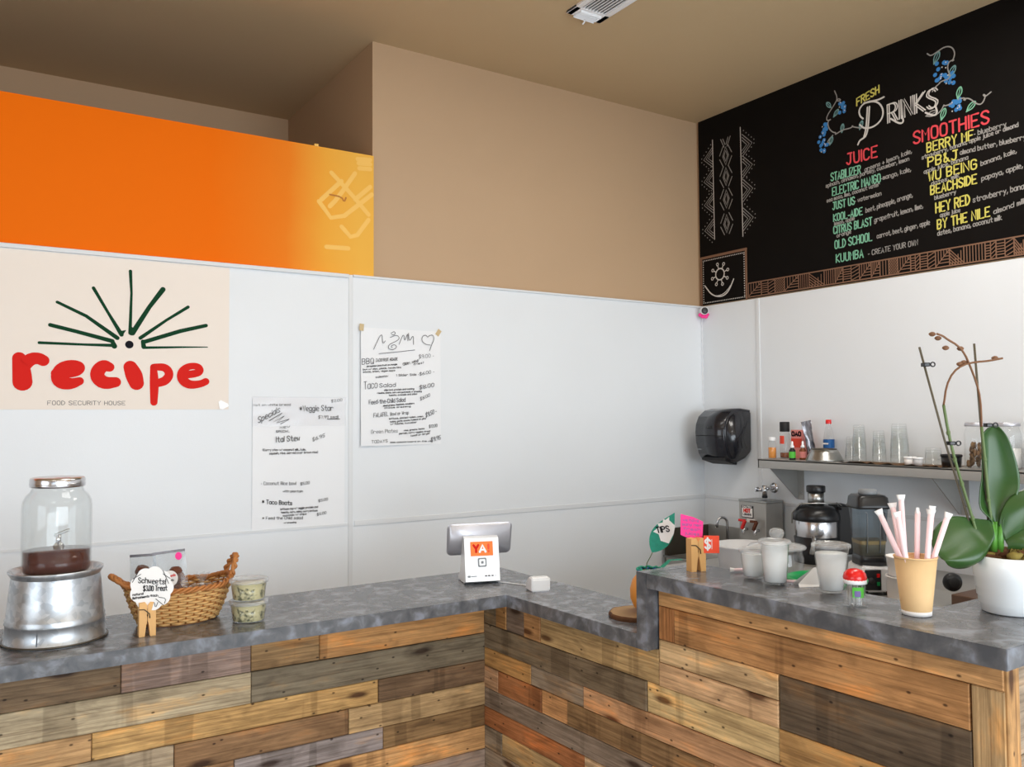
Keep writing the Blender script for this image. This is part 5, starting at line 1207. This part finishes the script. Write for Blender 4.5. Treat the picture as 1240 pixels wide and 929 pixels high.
b = MB(); b.grid([sq(.001, .330), sq(.066, .330), sq(.0675, .338), sq(.064, .345), sq(.061, .372), sq(.052, .382), sq(.001, .383)], 'black_plastic'); b.solid([(.034, .382), (.036, .386), (.035, .398), (.030, .402)], n=36, m='grey_plastic'); b.build('lid', None, t)
# white bowls
def bowl(label, z, rt, rb, h, loc):
    o = thing('paper_bowl', label, 'bowl', (*loc, z), 0)
    b = MB(); b.lathe([(.0001, .004), (rb-.004, .004), (rb, 0), (rb+.001, .004), (rt, h-.006), (rt+.0035, h-.004), (rt+.0035, h), (rt-.001, h), (rb-.003, .006), (.0001, .006)], n=44, m='paper_white'); b.build('bowl', None, o)
    return o
bowl('white paper bowl, the lower of two beside the blender behind the brown cup', .82, .064, .060, .093, (2.965, 1.880))
bowl('white paper bowl, stacked on top of the other beside the blender', .9132, .061, .055, .073, (2.965, 1.880))
b.bm if False else None
# plastic tub with red marks
t = thing('measuring_tub', 'translucent plastic measuring tub with dark red marks', 'tub', (2.9, 2.60, .82), VA)
b = MB(); b.lathe([(.0001, .002), (.098, .002), (.104, .008), (.122, .118), (.134, .120), (.136, .126), (.130, .130), (.118, .128), (.101, .012), (.0001, .006)], n=56, m='tub_clear'); b.build('tub', None, t)
b = MB()
for a, z, w in ((-1.75, .09, .03), (-1.45, .098, .03), (-1.45, .055, .03), (-1.1, .09, .03)):
    F = (Vector((.1045*math.cos(a), .1045*math.sin(a), 0)), (-math.sin(a), math.cos(a), 0), (math.cos(a)*.16, math.sin(a)*.16, .987))
    brushline(b, [(-.014, z-.014), (-.014, z+.014), (.014, z+.015)], F, .0022, 'print_red', 0); write(b, '2 qt' if z > .06 else '1 qt', -.008, z-.004, .018, z-.004, .011, F, .0017, 'print_red')
b.build('red_marks', None, t, fix=False)
# glass jar with knob lid behind the cups
t = thing('glass_canister', 'clear glass canister with a round knob lid just behind the raised counter cups', 'jar', (2.2, 1.836, .82), 0)
b = MB(); b.lathe([(.0001, .001), (.074, .001), (.081, .008), (.083, .04), (.083, .24), (.078, .258), (.078, .268), (.075, .268), (.075, .258), (.080, .24), (.080, .04), (.078, .012), (.0001, .006)], n=56, m='jar_glass'); b.build('jar', None, t)
b = MB(); b.lathe([(.0001, .270), (.088, .270), (.091, .274), (.086, .280), (.05, .288), (.018, .294), (.0001, .295)], n=56, m='lid_clear'); b.build('lid', None, t)
b = MB(); b.lathe([(.010, .292), (.010, .300), (.020, .306), (.024, .318), (.021, .328), (.012, .333), (.0001, .334)], n=32, m='lid_clear'); b.build('knob', None, t)
# green basin
t = thing('green_basin', 'green plastic basin just behind the white napkin', 'basin', (2.105, 1.580, .82), 0)
b = MB(); b.lathe([(.0001, .003), (.070, .003), (.076, .0), (.080, .01), (.104, .215), (.112, .218), (.113, .226), (.104, .228), (.099, .216), (.077, .012), (.0001, .008)], n=52, m='green_plastic'); b.build('basin', None, t)
# board with herbs and a round black lid
t = thing('cutting_board', 'thick dark brown board lying on the prep table to the right of the brown cup', 'cutting board', (3.115, 1.44, .82))
b = MB(); b.box((0, 0, .0255), (.26, .55, .050), 'brown_board', bev=.004); b.build('board', None, t)
t = thing('round_lid', 'round black lid standing on edge between the brown cup and the flower pot', 'stopper', (3.045, 1.772-.02, .8708), VA)
b = MB(); b.solid([(.031, -.004), (.033, .0), (.033, .014), (.029, .018)], c=(0, -.01, .033), rot=rotx(PI/2), n=36, m='black_plastic'); b.build('rim', None, t)
b = MB(); b.solid([(.022, .016), (.022, .022), (.018, .024)], c=(0, -.01, .033), rot=rotx(PI/2), n=32, m='black_matte'); b.build('boss', None, t)
t = thing('herb_box', 'clear plastic box of fresh green herbs left of the flower pot', 'food box', (3.065, 1.60, .8708), VA)
b = MB(); b.box((0, 0, .040), (.10, .08, .078), 'cup_clear', bev=.008); b.build('box', None, t)
b = MB(); r = random.Random(5)
for k in range(34): b.blob((r.uniform(-.038, .038), r.uniform(-.03, .03), r.uniform(.012, .066)), r.uniform(.006, .011), 'herb', jit=.6, seed=k, d=(1.3, .6, .9))
b.build('herbs', None, t)['kind'] = 'stuff'

# ------------------------------------------------------------------ wall shelf and what stands on it
SZ = 1.275
t = thing('wall_shelf', 'stainless steel wall shelf on two triangular brackets under the chalkboard', 'shelf', (3.84, 2.2, SZ))
b = MB(); b.box((0, 0, -.004), (.30, 2.0, .008), 'steel_dull'); b.box((-.146, 0, -.025), (.008, 2.0, .050), 'steel_dull', bev=.002); b.box((0, .996, -.025), (.30, .008, .05), 'steel_dull'); b.build('shelf_board', None, t)
b = MB(); b.box((.1445, 0, .02), (.006, 2.0, .05), 'steel_dull'); b.build('back_lip', None, t)
for y in (.965, .030):
    b = MB()
    b.frame_prism([(-.135, -.010), (.1475, -.010), (.1475, -.235), (.130, -.235), (-.12, -.03)], ((0, y, 0), (1, 0, 0), (0, 0, 1)), -.003, .003, 'steel_dull')
    b.box((.1405, y-.022, -.12), (.007, .044, .235), 'steel_dull'); b.box((.0, y-.022, -.013), (.27, .044, .006), 'steel_dull'); br = b.build('bracket', None, t)
    b = MB()
    for z in (-.06, -.20): b.solid([(.007, .0), (.006, .004)], c=(.1365, y-.028, z), rot=roty(-PI/2), n=10, m='steel')
    b.build('bolt', None, br)
def on_shelf(name, label, cat, x, y, rz=0, group=None): return thing(name, label, cat, (x, y, SZ+.0005), rz, group)
t = on_shelf('spice_jar', 'little jar of orange liquid with a white cap, leftmost on the shelf', 'jar', 3.775, 3.170)
b = MB(); b.lathe([(.0001, .001), (.021, .001), (.022, .004), (.022, .082), (.017, .094), (.017, .100)], n=28, m='cup_clear'); b.build('jar', None, t)
b = MB(); b.solid([(.0195, .003), (.0205, .005), (.0205, .062)], n=28, m='amber_liquid'); b.build('contents', None, t)
b = MB(); b.solid([(.0185, .099), (.019, .101), (.019, .116), (.018, .118)], n=28, m='white_plastic'); b.build('cap', None, t)
t = on_shelf('tall_bottle', 'tall clear bottle with a large square black cap', 'bottle', 3.87, 3.160)
b = MB(); b.lathe([(.0001, .001), (.026, .001), (.027, .004), (.027, .135), (.018, .150)], n=32, m='cup_clear'); b.build('bottle', None, t)
b = MB(); b.solid([(.0245, .003), (.0255, .006), (.0255, .03)], n=30, m='brown_liquid'); b.build('contents', None, t)
b = MB(); b.solid([(.026, .148), (.027, .150), (.027, .200), (.025, .203)], n=32, m='black_matte'); b.build('cap', None, t)
b = MB(); b.grid([[(.0274*math.cos(a), .0274*math.sin(a), z) for a in [2.4+k*.1 for k in range(14)]] for z in (.08, .125)], 'red_label'); b.build('label', None, t, fix=False)
t = on_shelf('carton', 'small pink and red carton behind the dropper bottles', 'box', 3.915, 3.100)
b = MB(); b.box((0, 0, .079), (.040, .075, .158), 'box_pink', bev=.001); b.build('box', None, t)
b = MB(); b.box((-.0207, .0, .085), (.001, .073, .05), 'red_label'); b.build('red_band', None, t)
b = MB(); write(b, 'OAO', -.03, .125, .03, .125, .022, ((-.0206, 0, 0), (0, -1, 0), (0, 0, 1)), .004, 'ink_black', random.Random(3), .02); b.build('lettering', None, t, fix=False)
def dropper(label, x, y, glass, lab):
    t = on_shelf('dropper_bottle', label, 'bottle', x, y)
    b = MB(); b.solid([(.0165, 0), (.0172, .003), (.0172, .05), (.009, .062), (.009, .066)], n=28, m=glass); b.build('bottle', None, t)
    b = MB(); b.lathe([(.0175, .010), (.0175, .044)], n=28, m=lab); b.build('label', None, t, fix=False)
    b = MB(); b.solid([(.0105, .064), (.0105, .074), (.006, .078), (.0055, .096), (.003, .100)], n=20, m='white_plastic'); b.build('dropper_cap', None, t)
dropper('dark dropper bottle with a green label and white dropper cap', 3.745, 3.010, 'black_plastic', 'green_label')
dropper('amber brown dropper bottle beside the foil pouch', 3.80, 2.985, 'brown_liquid', 'box_pink')
t = on_shelf('foil_pouch', 'tall crumpled dark silver foil pouch leaning on the shelf', 'pouch', 3.885, 2.985, VA+.25); t.rotation_euler = (-.05, -.16, VA+.25)
b = MB(); r = random.Random(6)
for sg in (1, -1):
    rows = []
    for i in range(15):
        v = i/14; row = []
        for j in range(9):
            u = j/4-1; row.append((u*(.032-.012*math.sin(PI*v)*.6), sg*(.016*(1-v)*max(0, 1-u*u)**.5+.001)+r.uniform(-.003, .003), .006+v*.205))
        rows.append(row if sg > 0 else row[::-1])
    b.grid(rows, 'foil')
b.build('pouch', None, t, fix=False)
t = on_shelf('steel_bowl', 'steel bowl standing upside down on the shelf in front of the red capped bottle', 'bowl', 3.795, 2.845)
b = MB(); b.lathe([(.094, .001), (.096, .003), (.093, .008), (.075, .045), (.066, .058), (.060, .060), (.0001, .060)], n=48, m='steel'); b.build('bowl', None, t)
b = MB(); b.tube([(.060*math.cos(2*PI*k/40), .060*math.sin(2*PI*k/40), .061) for k in range(40)], .0035, 8, 'steel_dark', closed=True); b.build('foot_ring', None, t)
t = on_shelf('plastic_bottle', 'clear plastic bottle with a red cap and blue label behind the steel bowl', 'bottle', 3.925, 2.912)
b = MB(); b.lathe([(.0001, .002), (.026, .002), (.029, .008), (.029, .10), (.027, .125), (.017, .168), (.0125, .182), (.0125, .196)], n=32, m='cup_clear'); b.build('bottle', None, t)
b = MB(); b.lathe([(.0294, .062), (.0294, .108)], n=32, m='blue_label'); lb = b.build('label', None, t, fix=False)
b = MB(); write(b, 'WATER', -.018, .080, .018, .080, .012, ((-.0296, 0, 0), (0, -1, 0), (0, 0, 1)), .0016, 'paper_white', random.Random(3), .02) if False else b.brush([(-.016, .086, .004), (.016, .086, .004)], ((-.0294, 0, 0), (0, -1, 0), (0, 0, 1)), 'paper_white'); b.build('white_band', None, lb, fix=False)
b = MB(); b.solid([(.0145, .192), (.0148, .194), (.0148, .212), (.0135, .215)], n=24, m='red_plastic'); b.build('cap', None, t)
# nested stacks of clear cups, mouth down
def cup_proto(rm, rb, h, label, group, loc):
    o = thing('clear_cup', label, 'cup', loc, 0, group)
    b = MB(); b.lathe([(rm, 0), (rm+.0018, .0015), (rm, .003), (rb, h-.004), (rb-.003, h), (.0001, h)], n=28, m='cup_clear'); b.build('cup', None, o); return o
def stack(x, y, rm, rb, h, pitch, n, label, group):
    p = cup_proto(rm, rb, h, label, group, (x, y, SZ+.0025))
    for k in range(1, n): dup(p, (x, y, SZ+.0025+k*pitch))
stack(3.865, 2.728, .0345, .0255, .09, .012, 4, 'clear plastic cup in the short nested stack right of the steel bowl', 'cups in the short stack by the steel bowl')
stack(3.84, 2.668, .0345, .026, .116, .012, 7, 'clear plastic cup in the second nested stack, tall and narrow', 'cups in the second stack')
stack(3.84, 2.556, .033, .0255, .104, .011, 6, 'clear plastic cup in the third nested stack, a little lower than its neighbours', 'cups in the third stack')
stack(3.84, 2.446, .043, .033, .122, .012, 7, 'clear plastic cup in the fourth nested stack, the widest one', 'cups in the widest stack')
stack(3.82, 2.262, .039, .033, .060, .011, 3, 'short clear cup in the low stack left of the small black tub', 'cups in the low stack')
t = on_shelf('woven_mat', 'crinkled brown mat lying under the clear cups', 'mat', 3.80, 2.41)
b = MB(); r = random.Random(2); b.grid([[(-.108+.19*i/5+r.uniform(-.004, .004), -.28+.56*j/24, .0006+(r.uniform(0, .010) if i == 0 else r.uniform(0, .001))) for j in range(25)] for i in range(6)], 'dried_leaves'); b.build('mat', None, t, fix=False)
t = on_shelf('small_tub', 'small white lidded tub right of the widest cup stack', 'food tub', 3.775, 2.352)
b = MB(); b.solid([(.024, .0), (.027, .032)], n=28, m='paper_white'); b.build('tub', None, t)
b = MB(); b.solid([(.029, .031), (.029, .037), (.026, .040)], n=28, m='white_plastic'); b.build('lid', None, t)
t = on_shelf('small_tub', 'small translucent tub between the white tub and the low cup stack', 'food tub', 3.765, 2.305)
b = MB(); b.solid([(.018, .0), (.0215, .032)], n=28, m='tub_clear'); b.build('tub', None, t)
b = MB(); b.solid([(.023, .031), (.023, .036), (.021, .038)], n=28, m='white_plastic'); b.build('lid', None, t)
t = on_shelf('black_tub', 'low black tub left of the glass storage jars', 'food tub', 3.80, 2.165)
b = MB(); b.solid([(.040, .0), (.044, .048)], n=32, m='black_plastic'); b.build('tub', None, t)
b = MB(); b.solid([(.046, .047), (.046, .054), (.043, .057)], n=32, m='black_matte'); b.build('lid', None, t)
def storage_jar(label, x, y, fill, m_):
    t = on_shelf('storage_jar', label, 'jar', x, y)
    b = MB(); b.lathe([(.0001, .002), (.052, .002), (.056, .008), (.056, .150), (.050, .172), (.047, .180), (.047, .190)], n=44, m='jar_glass'); b.build('jar', None, t)
    b = MB(); r = random.Random(int(y*100))
    if m_ == 'dried_leaves':
        for k in range(46):
            a, q = r.uniform(0, 2*PI), .042*math.sqrt(r.random()); b.blob((q*math.cos(a), q*math.sin(a), .012+r.uniform(0, fill-.02)), r.uniform(.007, .012), m_, jit=.7, seed=k, d=(1.2, .5, 1.3))
    else: b.solid([(.050, .004), (.0535, .008), (.0535, fill)], n=36, m=m_)
    b.build('contents', None, t)
    b = MB(); b.solid([(.052, .186), (.0535, .188), (.0535, .200), (.051, .204)], n=44, m='silver_case'); b.build('lid', None, t)
storage_jar('glass storage jar of dried leaves, leftmost of the storage jars on the shelf', 3.82, 2.052, .11, 'dried_leaves')
storage_jar('glass storage jar half full of white powder behind the tall orchid leaf', 3.84, 1.936, .09, 'skin_label')
storage_jar('glass storage jar of dried leaves at the right edge behind the orchid', 3.86, 1.806, .12, 'dried_leaves')

# ------------------------------------------------------------------ on the walls
t = thing('towel_dispenser', 'black paper towel dispenser on the white wall near the corner', 'towel dispenser', (3.984, 3.49, 1.23))
prof = [(.0, .318), (-.09, .328), (-.155, .316), (-.205, .280), (-.228, .235), (-.235, .185), (-.228, .120), (-.208, .055), (-.18, .018), (-.13, .004), (-.05, .03), (.0, .07)]
b = MB(); b.frame_prism(prof, ((0, 0, 0), (1, 0, 0), (0, 0, 1)), -.262, 0, 'dark_smoke')
bmesh.ops.remove_doubles(b.bm, verts=list(b.bm.verts), dist=1e-5); bmesh.ops.bevel(b.bm, geom=[e for e in b.bm.edges if abs(e.verts[0].co.y-e.verts[1].co.y) < 1e-4], offset=.018, segments=4, affect='EDGES')
for f in b.bm.faces: f.smooth = True
b.build('cover', None, t)
b = MB(); b.box((-.152, .13, .012), (.10, .19, .018), 'black_matte', rot=roty(.28)); b.build('towel_slot', None, t)
b = MB(); b.tube([(-.2335, .022, .165), (-.2335, .240, .165)], .0020, 6, 'black_matte'); b.build('cover_seam', None, t)
b = MB(); b.solid([(.024, .0), (.022, .003)], c=(-.232, .13, .215), rot=roty(-PI/2+.12), n=28, m='black_plastic', sx=.5, sy=1); b.build('lock_badge', None, t)
b = MB(); b.box((-.2335, .212, .082), (.002, .030, .006), 'grey_plastic', rot=roty(.1)); b.build('maker_mark', None, t)
b = MB(); b.brush([(.0, .0, .0)]*2, ((0, 0, 0), (1, 0, 0), (0, 0, 1)), 'black_plastic')
for q in range(4): brushline(b, [(-.05-.04*q*.5, .25-.03*q), (-.09-.02*q, .16-.01*q), (-.06-.03*q, .09)], ((0, -.0006, 0), (1, 0, 0), (0, 0, 1)), .002, 'black_plastic', 2, eps=.001)
b.build('side_ribs', None, t, fix=False)
t = thing('security_camera', 'small white security camera with pink foam in the corner under the chalkboard', 'security camera', (3.955, 3.855, 2.185), VA)
b = MB(); b.blob((0, -.012, 0), .026, 'white_plastic', d=(1, 1.1, 1)); b.tube([(0, -.028, 0), (0, -.046, -.002)], [.026, .0255], 20, 'white_plastic'); b.build('housing', None, t)
b = MB(); b.solid([(.0205, 0), (.0205, .004), (.012, .006)], c=(0, -.045, -.002), rot=rotx(PI/2), n=28, m='black_plastic'); b.build('lens', None, t)
b = MB(); b.tube([(.012, .0, .004), (.034, .006, .008), (.040, .012, .008)], .008, 10, 'white_plastic'); b.box((.042, .014, .008), (.012, .03, .05), 'white_plastic', bev=.003); b.build('mount', None, t)
b = MB()
for x, z, r in ((-.022, -.026, .013), (-.006, -.035, .014), (.012, -.036, .014), (.022, -.024, .011)): b.blob((x, -.020, z), r, 'hot_pink', d=(1.1, .6, 1))
b.build('foam_flower', None, t)
pts = [(3.968+.004*math.sin(k*1.7), 3.878, 2.15-.0145*k) for k in range(40)]
b = MB(); b.tube(pts, .0028, 6, 'white_plastic'); o = b.build('camera_cable'); tag(o, 'thin white camera cable running down the corner above the towel dispenser', 'cable')
